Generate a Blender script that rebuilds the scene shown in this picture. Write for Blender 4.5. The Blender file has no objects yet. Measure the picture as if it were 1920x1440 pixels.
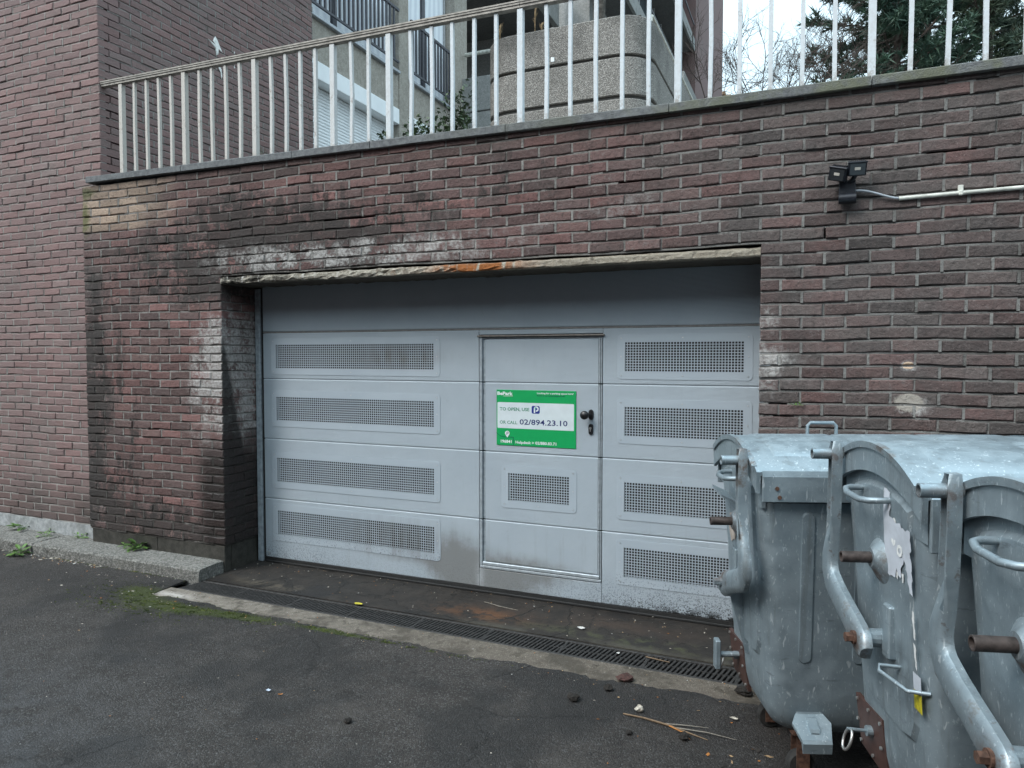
import bpy, math, random
from mathutils import Vector, Matrix, Euler
random.seed(7)
R = math.radians
SC = bpy.context.scene
COL = SC.collection

# ---------------------------------------------------------------- camera
CAM = (4.2162, -4.2650, 1.7401)
YAW, PITCH, FPX = 0.4004, -0.0404, 1328.95
cd = bpy.data.cameras.new('camera')
cd.sensor_width = 36.0
cd.sensor_fit = 'HORIZONTAL'
cd.lens = FPX / 1920 * 36.0
cd.clip_start = 0.05
cd.clip_end = 600
cam = bpy.data.objects.new('camera', cd)
cam.location = CAM
cam.rotation_euler = (math.pi / 2 + PITCH, 0, YAW)
COL.objects.link(cam)
SC.camera = cam

# ---------------------------------------------------------------- world, sun, exposure
SUN_EL, SUN_AZ = R(46), R(216)          # azimuth measured clockwise from +Y
w = bpy.data.worlds.new('World')
SC.world = w
w.use_nodes = True
wn = w.node_tree
wn.nodes.clear()
sky = wn.nodes.new('ShaderNodeTexSky')
sky.sky_type = 'NISHITA'
sky.sun_disc = False
sky.sun_elevation = SUN_EL
sky.sun_rotation = SUN_AZ
sky.air_density = 1.0
sky.dust_density = 6.0
sky.ozone_density = 1.0
hsv = wn.nodes.new('ShaderNodeHueSaturation')
hsv.inputs['Saturation'].default_value = 0.30
cl = wn.nodes.new('ShaderNodeTexNoise')
cl.inputs['Scale'].default_value = 2.2
cl.inputs['Detail'].default_value = 5
tc = wn.nodes.new('ShaderNodeTexCoord')
mr = wn.nodes.new('ShaderNodeMapRange')
mr.inputs['From Min'].default_value = 0.3
mr.inputs['From Max'].default_value = 0.7
mr.inputs['To Min'].default_value = 0.82
mr.inputs['To Max'].default_value = 1.12
vm = wn.nodes.new('ShaderNodeVectorMath')
vm.operation = 'SCALE'
tint = wn.nodes.new('ShaderNodeMix')
tint.data_type = 'RGBA'
tint.inputs[0].default_value = 0.72          # overcast: mostly an even cloud deck
tint.inputs[7].default_value = (6.2, 8.2, 9.3, 1)
sepz = wn.nodes.new('ShaderNodeSeparateXYZ')
grad = wn.nodes.new('ShaderNodeMapRange')      # CIE overcast sky: the zenith is three times as bright as the horizon
grad.inputs['To Min'].default_value = 0.35
grad.inputs['To Max'].default_value = 1.75
mulg = wn.nodes.new('ShaderNodeMath')
mulg.operation = 'MULTIPLY'
bg = wn.nodes.new('ShaderNodeBackground')
bg.inputs['Strength'].default_value = 0.10
wo = wn.nodes.new('ShaderNodeOutputWorld')
L = wn.links.new
L(sky.outputs[0], hsv.inputs['Color'])
L(hsv.outputs[0], tint.inputs[6])
L(tc.outputs['Generated'], cl.inputs['Vector'])
L(cl.outputs['Fac'], mr.inputs['Value'])
L(tint.outputs[2], vm.inputs[0])
L(tc.outputs['Generated'], sepz.inputs[0])
L(sepz.outputs['Z'], grad.inputs['Value'])
L(grad.outputs[0], mulg.inputs[0])
L(mr.outputs[0], mulg.inputs[1])
L(mulg.outputs[0], vm.inputs['Scale'])
L(vm.outputs[0], bg.inputs['Color'])
L(bg.outputs[0], wo.inputs[0])

sd = bpy.data.lights.new('sun', 'SUN')
sd.energy = 0.85
sd.angle = R(20)
sd.color = (1.0, 0.97, 0.93)
sun = bpy.data.objects.new('sun', sd)
sdir = Vector((math.sin(SUN_AZ) * math.cos(SUN_EL), math.cos(SUN_AZ) * math.cos(SUN_EL), math.sin(SUN_EL)))
sun.rotation_euler = sdir.to_track_quat('Z', 'Y').to_euler()
sun.location = (0, -6, 12)
COL.objects.link(sun)

SC.view_settings.view_transform = 'Standard'
SC.view_settings.look = 'None'
SC.view_settings.exposure = 1.3
SC.view_settings.gamma = 1.0
SC.view_settings.use_curve_mapping = False
SC.render.film_transparent = False

# ---------------------------------------------------------------- node helpers
class S:
    """a value in a node tree, with arithmetic"""
    def __init__(s, n, sock): s.n, s.k = n, sock
    def _op(s, op, a, b=None, c=None):
        nd = s.n.t.nodes.new('ShaderNodeMath'); nd.operation = op
        for i, v in enumerate((a, b, c)):
            if v is None: continue
            if isinstance(v, S): s.n.t.links.new(v.k, nd.inputs[i])
            else: nd.inputs[i].default_value = float(v)
        return S(s.n, nd.outputs[0])
    def __add__(s, o): return s._op('ADD', s, o)
    def __radd__(s, o): return s._op('ADD', o, s)
    def __sub__(s, o): return s._op('SUBTRACT', s, o)
    def __rsub__(s, o): return s._op('SUBTRACT', o, s)
    def __mul__(s, o): return s._op('MULTIPLY', s, o)
    def __rmul__(s, o): return s._op('MULTIPLY', o, s)
    def __truediv__(s, o): return s._op('DIVIDE', s, o)
    def __pow__(s, o): return s._op('POWER', s, o)
    def exp(s): return s._op('EXPONENT', s)
    def fract(s): return s._op('FRACT', s)
    def floor(s): return s._op('FLOOR', s)
    def absv(s): return s._op('ABSOLUTE', s)
    def max(s, o): return s._op('MAXIMUM', s, o)
    def min(s, o): return s._op('MINIMUM', s, o)
    def clamp(s): return s.max(0.0).min(1.0)
    def ss(s, lo, hi, a=0.0, b=1.0):
        nd = s.n.t.nodes.new('ShaderNodeMapRange'); nd.interpolation_type = 'SMOOTHSTEP'
        s.n.t.links.new(s.k, nd.inputs['Value'])
        if lo > hi: lo, hi, a, b = hi, lo, b, a
        nd.inputs['From Min'].default_value = lo; nd.inputs['From Max'].default_value = hi
        nd.inputs['To Min'].default_value = a; nd.inputs['To Max'].default_value = b
        return S(s.n, nd.outputs[0])

class M:
    """one procedural material"""
    def __init__(s, name):
        s.m = bpy.data.materials.new(name); s.m.use_nodes = True
        s.t = s.m.node_tree; s.t.nodes.clear()
        s.out = s.t.nodes.new('ShaderNodeOutputMaterial')
        s.b = s.t.nodes.new('ShaderNodeBsdfPrincipled')
        s.t.links.new(s.b.outputs[0], s.out.inputs[0])
        s._pos = None
    def node(s, k): return s.t.nodes.new(k)
    def pos(s):
        if s._pos is None:
            g = s.node('ShaderNodeNewGeometry'); sp = s.node('ShaderNodeSeparateXYZ')
            s.t.links.new(g.outputs['Position'], sp.inputs[0])
            s._pos = (g.outputs['Position'], S(s, sp.outputs[0]), S(s, sp.outputs[1]), S(s, sp.outputs[2]))
        return s._pos
    def objpos(s):
        t = s.node('ShaderNodeTexCoord'); sp = s.node('ShaderNodeSeparateXYZ')
        s.t.links.new(t.outputs['Object'], sp.inputs[0])
        return (t.outputs['Object'], S(s, sp.outputs[0]), S(s, sp.outputs[1]), S(s, sp.outputs[2]))
    def normal(s):
        g = s.node('ShaderNodeNewGeometry'); sp = s.node('ShaderNodeSeparateXYZ')
        s.t.links.new(g.outputs['Normal'], sp.inputs[0])
        return [S(s, sp.outputs[i]) for i in range(3)]
    def vec(s, x, y, z):
        c = s.node('ShaderNodeCombineXYZ')
        for i, v in enumerate((x, y, z)):
            if isinstance(v, S): s.t.links.new(v.k, c.inputs[i])
            else: c.inputs[i].default_value = v
        return c.outputs[0]
    def noise(s, scale, detail=3, rough=0.55, v=None, dist=0.0):
        n = s.node('ShaderNodeTexNoise')
        n.inputs['Scale'].default_value = scale; n.inputs['Detail'].default_value = detail
        n.inputs['Roughness'].default_value = rough; n.inputs['Distortion'].default_value = dist
        s.t.links.new(v if v is not None else s.pos()[0], n.inputs['Vector'])
        return S(s, n.outputs[0])
    def vor(s, scale, feat='F1', v=None, out='Distance', rnd=1.0):
        n = s.node('ShaderNodeTexVoronoi'); n.feature = feat
        n.inputs['Scale'].default_value = scale
        n.inputs['Randomness'].default_value = rnd
        s.t.links.new(v if v is not None else s.pos()[0], n.inputs['Vector'])
        return S(s, n.outputs[out])
    def rnd(s):
        o = s.node('ShaderNodeObjectInfo'); a = s.node('ShaderNodeAttribute'); a.attribute_name = 'rnd'
        return (S(s, o.outputs['Random']) + S(s, a.outputs['Fac'])).fract()
    def col(s, c):
        n = s.node('ShaderNodeRGB'); n.outputs[0].default_value = (*c, 1); return n.outputs[0]
    def mix(s, f, a, b, mode='MIX'):
        n = s.node('ShaderNodeMix'); n.data_type = 'RGBA'; n.blend_type = mode
        if isinstance(f, S): s.t.links.new(f.k, n.inputs[0])
        else: n.inputs[0].default_value = f
        for v, i in ((a, 6), (b, 7)):
            if isinstance(v, tuple): n.inputs[i].default_value = (*v, 1)
            elif isinstance(v, S): s.t.links.new(v.k, n.inputs[i])
            else: s.t.links.new(v, n.inputs[i])
        return n.outputs[2]
    def ramp(s, f, stops, interp='LINEAR'):
        n = s.node('ShaderNodeValToRGB'); e = n.color_ramp.elements; n.color_ramp.interpolation = interp
        while len(e) < len(stops): e.new(0.5)
        for el, (p, c) in zip(e, stops): el.position = p; el.color = (*c, 1)
        s.t.links.new(f.k, n.inputs[0]); return n.outputs[0]
    def gauss(s, a, ca, wa, b, cb, wb):
        u = (a - ca) * (1.0 / wa); v = (b - cb) * (1.0 / wb)
        return ((u * u + v * v) * -1.0).exp()
    def fin(s, color, rough=0.8, metal=0.0, bump=None, dist=0.002, spec=None, strength=1.0):
        for v, k in ((color, 'Base Color'), (rough, 'Roughness'), (metal, 'Metallic')):
            if isinstance(v, S): s.t.links.new(v.k, s.b.inputs[k])
            elif isinstance(v, tuple): s.b.inputs[k].default_value = (*v, 1)
            elif isinstance(v, (int, float)): s.b.inputs[k].default_value = v
            else: s.t.links.new(v, s.b.inputs[k])
        if spec is not None: s.b.inputs['Specular IOR Level'].default_value = spec
        if bump is not None:
            n = s.node('ShaderNodeBump'); n.inputs['Distance'].default_value = dist
            n.inputs['Strength'].default_value = strength
            s.t.links.new(bump.k, n.inputs['Height']); s.t.links.new(n.outputs[0], s.b.inputs['Normal'])
        return s.m

def plain(name, c, rough=0.6, metal=0.0, var=0.15, scale=30, bump=0.0):
    m = M(name); n = m.noise(scale, 4)
    col = m.mix(n.ss(0.3, 0.7), tuple(x * (1 - var) for x in c), tuple(min(1, x * (1 + var)) for x in c))
    return m.fin(col, rough, metal, n if bump else None, bump or 0.001)

# ---------------------------------------------------------------- mesh helpers
class MB:
    def __init__(s): s.v, s.f, s.mi, s.r = [], [], [], []
    def add(s, vs, fs, mi=0, rnd=0.0, mat=None):
        o = len(s.v)
        for p in vs:
            s.v.append(tuple(mat @ Vector(p)) if mat is not None else tuple(p)); s.r.append(rnd)
        for f in fs: s.f.append([i + o for i in f]); s.mi.append(mi)
    def box(s, x0, x1, y0, y1, z0, z1, mi=0, rnd=0.0, mat=None, bev=0.0):
        if bev:
            b = bev; vs = []; X = (x0, x1); Y = (y0, y1); Z = (z0, z1)
            idx = {}
            for i in (0, 1):
                for j in (0, 1):
                    for k in (0, 1):
                        sx, sy, sz = (1 - 2 * i) * b, (1 - 2 * j) * b, (1 - 2 * k) * b
                        for ax in range(3):
                            p = [X[i] + sx, Y[j] + sy, Z[k] + sz]
                            p[ax] = (X, Y, Z)[ax][(i, j, k)[ax]]
                            idx[i, j, k, ax] = len(vs); vs.append(p)
            fs = []
            for ax in range(3):
                o1, o2 = [(1, 2), (2, 0), (0, 1)][ax]
                for side in (0, 1):
                    loop = []
                    for a, c in ((0, 0), (1, 0), (1, 1), (0, 1)):
                        t = [0, 0, 0]; t[ax] = side; t[o1] = a; t[o2] = c
                        loop.append(idx[t[0], t[1], t[2], ax])
                    fs.append(loop if side else loop[::-1])
            for ax in range(3):
                o1, o2 = [(1, 2), (2, 0), (0, 1)][ax]
                for a in (0, 1):
                    for c in (0, 1):
                        t0 = [0, 0, 0]; t0[o1] = a; t0[o2] = c; t1 = list(t0); t1[ax] = 1
                        q = [idx[(*t0, o1)], idx[(*t0, o2)], idx[(*t1, o2)], idx[(*t1, o1)]]
                        fs.append(q if (a + c) % 2 else q[::-1])
            for i in (0, 1):
                for j in (0, 1):
                    for k in (0, 1):
                        q = [idx[i, j, k, 0], idx[i, j, k, 1], idx[i, j, k, 2]]
                        fs.append(q if (i + j + k) % 2 else q[::-1])
            s.add(vs, fs, mi, rnd, mat); return
        vs = [(x0, y0, z0), (x1, y0, z0), (x1, y1, z0), (x0, y1, z0), (x0, y0, z1), (x1, y0, z1), (x1, y1, z1), (x0, y1, z1)]
        s.add(vs, [(3, 2, 1, 0), (4, 5, 6, 7), (0, 1, 5, 4), (1, 2, 6, 5), (2, 3, 7, 6), (3, 0, 4, 7)], mi, rnd, mat)
    def tube(s, pts, rad, n=8, mi=0, cap=True, up=None):
        """round tube along points; rad is one number or one per point"""
        P = [Vector(p) for p in pts]
        rr = rad if isinstance(rad, (list, tuple)) else [rad] * len(P)
        vs = []; u = None
        for i, p in enumerate(P):
            t = (P[min(i + 1, len(P) - 1)] - P[max(i - 1, 0)]).normalized()
            if u is None:
                u = Vector((0, 0, 1)) if abs(t.z) < .9 else Vector((1, 0, 0))
            u = (u - t * u.dot(t)).normalized(); q = t.cross(u)
            for k in range(n):
                a = 2 * math.pi * k / n
                vs.append(p + (u * math.cos(a) + q * math.sin(a)) * rr[i])
        fs = []
        for i in range(len(P) - 1):
            for k in range(n):
                fs.append((i * n + k, i * n + (k + 1) % n, (i + 1) * n + (k + 1) % n, (i + 1) * n + k))
        if cap:
            fs.append(tuple(range(n))[::-1]); fs.append(tuple(range((len(P) - 1) * n, len(P) * n)))
        s.add(vs, fs, mi)
    def ring_loft(s, rings, mi=0, cap0=True, cap1=True, rnd=0.0):
        n = len(rings[0]); vs = [p for r in rings for p in r]; fs = []
        for i in range(len(rings) - 1):
            for k in range(n):
                fs.append((i * n + k, i * n + (k + 1) % n, (i + 1) * n + (k + 1) % n, (i + 1) * n + k))
        if cap0: fs.append(tuple(range(n))[::-1])
        if cap1: fs.append(tuple(range((len(rings) - 1) * n, len(rings) * n)))
        s.add(vs, fs, mi, rnd)
    def prism(s, poly, f0, f1, mi=0, inset=0.0):
        """poly: 2-D points; f0/f1 map (a,b)->3-D for back and front; inset bevels the front"""
        n = len(poly); cx = sum(p[0] for p in poly) / n; cy = sum(p[1] for p in poly) / n
        fr = poly
        if inset:
            fr = []
            for (a, b) in poly:
                d = math.hypot(a - cx, b - cy) or 1
                fr.append((a - (a - cx) / d * inset, b - (b - cy) / d * inset))
        s.ring_loft([[f0(*p) for p in poly], [f1(*p) for p in fr]], mi)
    def mesh(s, name, mats, smooth=False, rnd=False):
        me = bpy.data.meshes.new(name)
        me.from_pydata([tuple(p) for p in s.v], [], s.f)
        for m in (mats if isinstance(mats, (list, tuple)) else [mats]): me.materials.append(m)
        if any(s.mi): me.polygons.foreach_set('material_index', s.mi)
        if rnd:
            a = me.attributes.new('rnd', 'FLOAT', 'POINT'); a.data.foreach_set('value', s.r)
        if smooth is not False:
            me.polygons.foreach_set('use_smooth', [True] * len(me.polygons))
            if smooth is not True: me.set_sharp_from_angle(angle=R(smooth))
        me.update(); return me
    def obj(s, name, mats, parent=None, smooth=False, rnd=False, fixn=False):
        me = s.mesh(name, mats, smooth, rnd)
        if fixn:
            import bmesh
            b = bmesh.new(); b.from_mesh(me); bmesh.ops.recalc_face_normals(b, faces=b.faces); b.to_mesh(me); b.free()
            if smooth is not False and smooth is not True: me.set_sharp_from_angle(angle=R(smooth))
        o = bpy.data.objects.new(name, me); COL.objects.link(o)
        if parent is not None: o.parent = parent
        return o

def at(parent, o):
    """keep o's world coordinates under a parent that only translates / rotates"""
    o.parent = parent; return o
def tag(o, label=None, cat=None, group=None, kind=None):
    if label: o['label'] = label
    if cat: o['category'] = cat
    if group: o['group'] = group
    if kind: o['kind'] = kind
    return o
def thing(name, loc, label, cat, rz=0.0, group=None):
    o = bpy.data.objects.new(name, None); o.empty_display_size = 0.1
    o.location = loc; o.rotation_euler = (0, 0, rz); COL.objects.link(o)
    return tag(o, label, cat, group)
def off(mb, loc):
    """shift world-space vertices into the local space of a thing that sits at loc"""
    mb.v = [(p[0] - loc[0], p[1] - loc[1], p[2] - loc[2]) for p in mb.v]; return mb

_F = (-math.sin(YAW) * math.cos(PITCH), math.cos(YAW) * math.cos(PITCH), math.sin(PITCH))
def depth_px(p):
    d = [p[i] - CAM[i] for i in range(3)]
    z = sum(d[i] * _F[i] for i in range(3))
    x = d[0] * math.cos(YAW) + d[1] * math.sin(YAW)
    return z, (960 + FPX * x / max(z, .01)), d

# ---------------------------------------------------------------- masonry materials
def wall_masks(m, r=None):
    """where rain, salts and moss have marked the retaining wall, plus painted shade under the coping (world metres)"""
    P, X, Y, Z = m.pos()
    n1 = m.noise(3.2, 4, .6); n2 = m.noise(9, 5, .65); n3 = m.noise(42, 4, .65)
    # streaks that run down the wall
    st = m.noise(1, 4, .6, v=m.vec(X * 7.0, Y * 7.0, Z * 1.1))
    soot = m.gauss(X, .35, .55, Z, 2.62, .26) * 1.0 + m.gauss(X, 1.2, .35, Z, 2.52, .22) * .9 + m.gauss(X, 2.0, .9, Z, 2.75, .2) * .35 \
        + m.gauss(X, -1.55, .22, Z, 1.35, 1.0) * .75 + m.gauss(X, -.9, .5, Z, .3, .25) * .7 + m.gauss(X, -.2, .35, Z, 2.35, .2) * .8 \
        + m.gauss(X, -.75, .55, Z, 2.45, .3) * .45 + m.gauss(X, .1, .3, Z, 2.9, .16) * .5
    brk = n2.ss(.34, .66) * .75 + n3.ss(.35, .65) * .35 + n1.ss(.38, .62) * .35
    if r is not None: brk = brk * .95 + (r * 13.7).fract() * .55 - .30
    soot = soot + st.ss(.48, .60) * (m.gauss(X, .65, 1.0, Z, 2.62, .28) * .8 + m.gauss(X, -1.3, .5, Z, 1.2, .9) * .6 + m.gauss(X, 2.2, 1.2, Z, 3.0, .25) * .35)
    soot = soot + m.gauss(X, -.15, .8, Z, 2.60, .30) * .42 + m.gauss(X, -1.58, .20, Z, 1.3, 1.1) * .45 + m.gauss(X, -.9, 1.0, Z, .22, .30) * .5
    soot = (soot * brk * 1.55).ss(.20, .80)
    salt = m.gauss(X, .55, .75, Z, 2.47, .12) * 1.0 + m.gauss(X, 1.75, .8, Z, 2.47, .13) * .75 + m.gauss(X, -.12, .26, Z, 1.62, .52) * 1.25 \
        + m.gauss(X, 3.98, .08, Z, 1.75, .55) * .7 + m.gauss(X, 4.1, .25, Z, 1.72, .10) * .38 + m.gauss(X, 3.2, .8, Z, 2.62, .2) * .42 \
        + m.gauss(X, 2.3, .5, Z, 2.95, .12) * .25 + m.gauss(X, 4.69, .045, Z, 1.685, .03) * 1.5 + m.gauss(X, 4.69, .10, Z, 1.47, .05) * 1.3 \
        + m.gauss(X, -.6, .6, Z, 2.6, .12) * .35 + m.gauss(X, -.6, .5, Z, 1.3, .6) * .28
    salt = (salt * (brk * .85 + st * .2)).ss(.22, .85)
    # water running off the lintel end: front corner of the pillar and the jamb
    edge = (X + .075).absv()
    wetf = ((edge + (n2 - .5) * .16).ss(.36, .16) * (Z + (n1 - .5) * .3).ss(1.22, .80)) * X.ss(-.6, -.4)
    wetj = ((Y - (1.95 - Z) * .20 - (n2 - .5) * .10).ss(.035, -.01)) * Z.ss(1.95, 1.75) * X.ss(-.09, -.080) * X.ss(-.060, -.070)
    wet = (wetf * (n2 * .5 + .75) + wetj).clamp()
    moss = (m.gauss(X, -1.62, .10, Z, 2.92, .20) + m.gauss(X, -1.60, .22, Z, 3.14, .05) * .9 + m.gauss(X, .98, .1, Z, 2.47, .03) * .5) * (n2 * .8 + n3 * .7)
    moss = moss.ss(.30, .75)
    coping_shade = Z.ss(2.98, 3.16) * (n1 * .6 + .35)  # shade below the coping, painted into the top courses
    return dict(P=P, X=X, Y=Y, Z=Z, n1=n1, n2=n2, n3=n3, soot=soot, salt=salt, wet=wet, moss=moss, top=coping_shade, st=st)

def brick_weathered():
    m = M('weathered_brick'); r = m.rnd(); k = wall_masks(m, r)
    X, Z = k['X'], k['Z']
    red = m.ramp(r, [(0, (.142, .070, .064)), (.3, (.116, .062, .058)), (.55, (.090, .055, .052)), (.8, (.130, .076, .069)), (1, (.168, .082, .075))])
    grey = m.ramp((r * 3.7).fract(), [(0, (.058, .050, .048)), (.5, (.074, .063, .060)), (1, (.092, .077, .072))])
    gz = (X.ss(2.3, 4.3) * .75 + X.ss(-1.15, -1.6) * .5 + (k['n1'] - .5) * 1.5 + (r * 7.3).fract() * .5 - .22).clamp()
    c = m.mix(gz, red, grey)
    # the rebuilt pale courses under the coping at the left end
    yel = (Z - 2.80 - (k['n1'] - .5) * .1).ss(-.02, .02) * (X + ((r if r is not None else k['n2']) - .5) * .45).ss(-.50, -1.10)
    c = m.mix((yel * (.75 + (r * 5.1).fract() * .45)).clamp(), c, (.33, .245, .185))
    c = m.mix((k['n3'] - .5).ss(-.2, .25) * .45, c, m.mix(.55, c, (.02, .017, .015)))
    val = (r * 17.3).fract() * .55 + .80
    c = m.mix(1.0, c, m.vec(val, val, val), 'MULTIPLY')
    c = m.mix(.07, c, (.165, .140, .132))
    sc = m.noise(120, 4, .75); sc2 = m.noise(26, 4, .7)
    c = m.mix((sc.ss(.53, .66) * sc2.ss(.46, .62)) * .45, c, (.26, .225, .21))
    c = m.mix(sc2.ss(.55, .70) * (r * 9.1).fract() * .6, c, (.15, .13, .125))
    c = m.mix(sc2.ss(.46, .32) * .5, c, (.030, .026, .024))
    c = m.mix((k['soot'] * .82).clamp(), c, (.030, .027, .025))
    c = m.mix((k['salt'] * (k['n3'].ss(.35, .6) * .35 + .48)).clamp(), c, m.mix(k['n3'], (.27, .255, .245), (.47, .455, .435)))
    chip = m.gauss(X, 4.684, .030, Z, 1.687, .020).ss(.35, .5); c = m.mix(chip, c, (.52, .38, .27))
    patch = (m.gauss(X, 4.69, .085, Z, 1.49, .060) + (k['n3'] - .5) * .5).ss(.45, .6); c = m.mix(patch * .85, c, (.30, .27, .235))
    c = m.mix((k['moss'] * .8).clamp(), c, (.085, .095, .030))
    c = m.mix((k['top'] * .55).clamp(), c, (.045, .038, .034))
    c = m.mix((k['wet'] * .86).clamp(), c, (.013, .011, .010))
    rough = (k['wet'] * -.45 + .92)
    return m.fin(c, rough, 0, k['n3'] + k['n2'] * .6, .010, .35)

def mortar_weathered():
    m = M('weathered_mortar'); k = wall_masks(m)
    c = m.mix(k['n2'].ss(.3, .7), (.150, .140, .130), (.260, .246, .230))
    c = m.mix((k['X'].ss(2.6, 4.4) * .45), c, (.135, .140, .138))
    c = m.mix((k['n1'].ss(.50, .7) * .6), c, (.06, .055, .05))
    c = m.mix((k['soot'] * .8).clamp(), c, (.035, .032, .029))
    c = m.mix((k['salt'] * .5).clamp(), c, (.38, .365, .345))
    c = m.mix(k['n3'].ss(.55, .68) * .5, c, (.05, .045, .04))
    c = m.mix((k['moss'] * .8).clamp(), c, (.09, .10, .035))
    c = m.mix((k['top'] * .5).clamp(), c, (.05, .045, .040))
    c = m.mix((k['wet'] * .85).clamp(), c, (.016, .014, .012))
    return m.fin(c, .95, 0, k['n3'], .008, .2)

def brick_tower():
    m = M('tower_brick'); r = m.rnd(); P, X, Y, Z = m.pos()
    n1 = m.noise(2.2, 4, .6); n2 = m.noise(11, 4, .6); n3 = m.noise(60, 3, .6)
    c = m.ramp(r, [(0, (0.190, 0.101, 0.090)), (.35, (0.161, 0.094, 0.085)), (.6, (0.138, 0.087, 0.081)), (.85, (0.184, 0.115, 0.103)), (1, (0.213, 0.115, 0.103))])
    c = m.mix(((r * 5.7).fract()).ss(.72, .95) * .5, c, (.185, .150, .135))
    c = m.mix(.42, c, (.25, .185, .182))
    c = m.mix(n1.ss(.48, .72) * .55, c, (.165, .14, .13))
    c = m.mix((X.ss(-1.78, -1.62) * Y.ss(.2, .1) * Z.ss(2.3, .8) * .5 * n2), c, (.22, .20, .18))
    c = m.mix((n3 - .5).ss(-.2, .3) * .3, c, m.mix(.5, c, (.03, .022, .02)))
    c = m.mix((n2.ss(.60, .78) * .45), c, (.25, .20, .185))
    c = m.mix(m.gauss(Y, 1.415, .05, Z, 4.75, .06) * n2.ss(.4, .55) * .0, c, (.7, .7, .68))
    c = m.mix(Z.ss(.75, .3) * (n1 * .8 + .25), c, (.055, .046, .042))
    return m.fin(c, .9, 0, n3 + n2 * .5, .006, .35)

def mortar_tower():
    m = M('tower_mortar'); n = m.noise(30, 4); n1 = m.noise(2, 3)
    P, X, Y, Z = m.pos()
    c = m.mix(n.ss(.3, .7), (.16, .145, .135), (.27, .25, .235))
    c = m.mix(Z.ss(2.6, 1.2) * X.ss(-1.4, -1.6) * .6, c, (.30, .285, .265))
    c = m.mix(n1.ss(.5, .7) * .4, c, (.07, .06, .055))
    return m.fin(c, .95, 0, n, .005, .2)

MAT = {}
MAT['brick'] = brick_weathered(); MAT['mortar'] = mortar_weathered()
MAT['tbrick'] = brick_tower(); MAT['tmortar'] = mortar_tower()
MAT['core'] = plain('brick_core', (.05, .042, .038), .95)

def concrete(name, c0, c1, grime=(.06, .06, .05), gz=None, rough=.9, speck=0.0, bump=.004, scale=1.0):
    m = M(name); P, X, Y, Z = m.pos()
    n1 = m.noise(2.5 * scale, 5, .6); n2 = m.noise(18 * scale, 5, .65); n3 = m.noise(120 * scale, 3, .6)
    c = m.mix(n2.ss(.3, .7), c0, c1)
    c = m.mix(n1.ss(.5, .75) * .6, c, grime)
    if speck:
        v = m.vor(95 * scale, out='Color'); sp = m.node('ShaderNodeSeparateColor')
        m.t.links.new(v.k, sp.inputs[0]); q = S(m, sp.outputs[0])
        c = m.mix(speck, c, m.ramp(q, [(0, (.03, .03, .03)), (.3, (.12, .11, .10)), (.6, (.24, .225, .20)), (1, (.52, .50, .46))]))
    return m.fin(c, rough, 0, n3 + n2, bump, .3)

MAT['coping'] = None
def coping_mat():
    m = M('bluestone_coping'); P, X, Y, Z = m.pos()
    n1 = m.noise(4, 5, .65); n2 = m.noise(30, 5, .7); n3 = m.noise(140, 2)
    c = m.mix(n2.ss(.3, .7), (.085, .088, .092), (.16, .165, .168))
    c = m.mix((X.ss(1.0, 4.6) * n1.ss(.40, .62) * .85), c, (.125, .130, .085))
    c = m.mix(m.noise(2.0, 2).ss(.55, .75) * .5 * X.ss(1.5, 2.5), c, (.055, .058, .055))
    return m.fin(c, .85, 0, n2 + n3, .004, .35)
MAT['coping'] = coping_mat()

# ---------------------------------------------------------------- masonry geometry
CRS, MODL, BL, BH = .0694, .2232, .2125, .0575     # course, stretcher module, brick length, brick height
PZ = .216                                          # top of the plinth

def rough_brick(l, h, d, rg, bev=.0055, jit=.0023):
    """one hand-made brick: wavy arrises round its face; local (along, inward, up)"""
    n = max(2, min(4, int(round(l / .07))))
    o = [(l * i / n, 0) for i in range(n + 1)] + [(l * (n - i) / n, h) for i in range(n + 1)]
    o = [(a + rg.uniform(-jit, jit), z + rg.uniform(-jit, jit)) for a, z in o]
    tw = rg.uniform(-.0022, .0022); ty = rg.uniform(-.0016, .0016)
    N = len(o); ring_b = []
    for a, z in o:
        b = bev * rg.uniform(.55, 1.5)
        ia = a + (b if a < l * .02 + .004 else (-b if a > l * .98 - .004 else 0))
        iz = z + (b if z < h * .5 else -b)
        ring_b.append((ia, tw * (2 * a / l - 1) + ty * (2 * z / h - 1), iz))
    vs = [(a, .004 + rg.uniform(0, .0015), z) for a, z in o] + ring_b + [(a, d, z) for a, z in o]
    fs = []
    for i in range(N):
        j = (i + 1) % N
        fs.append((i, j, N + j, N + i)); fs.append((2 * N + i, 2 * N + j, j, i))
    for i in range(n):
        fs.append((N + i, N + i + 1, N + 2 * n - i, N + 2 * n + 1 - i))
    return vs, fs

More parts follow.
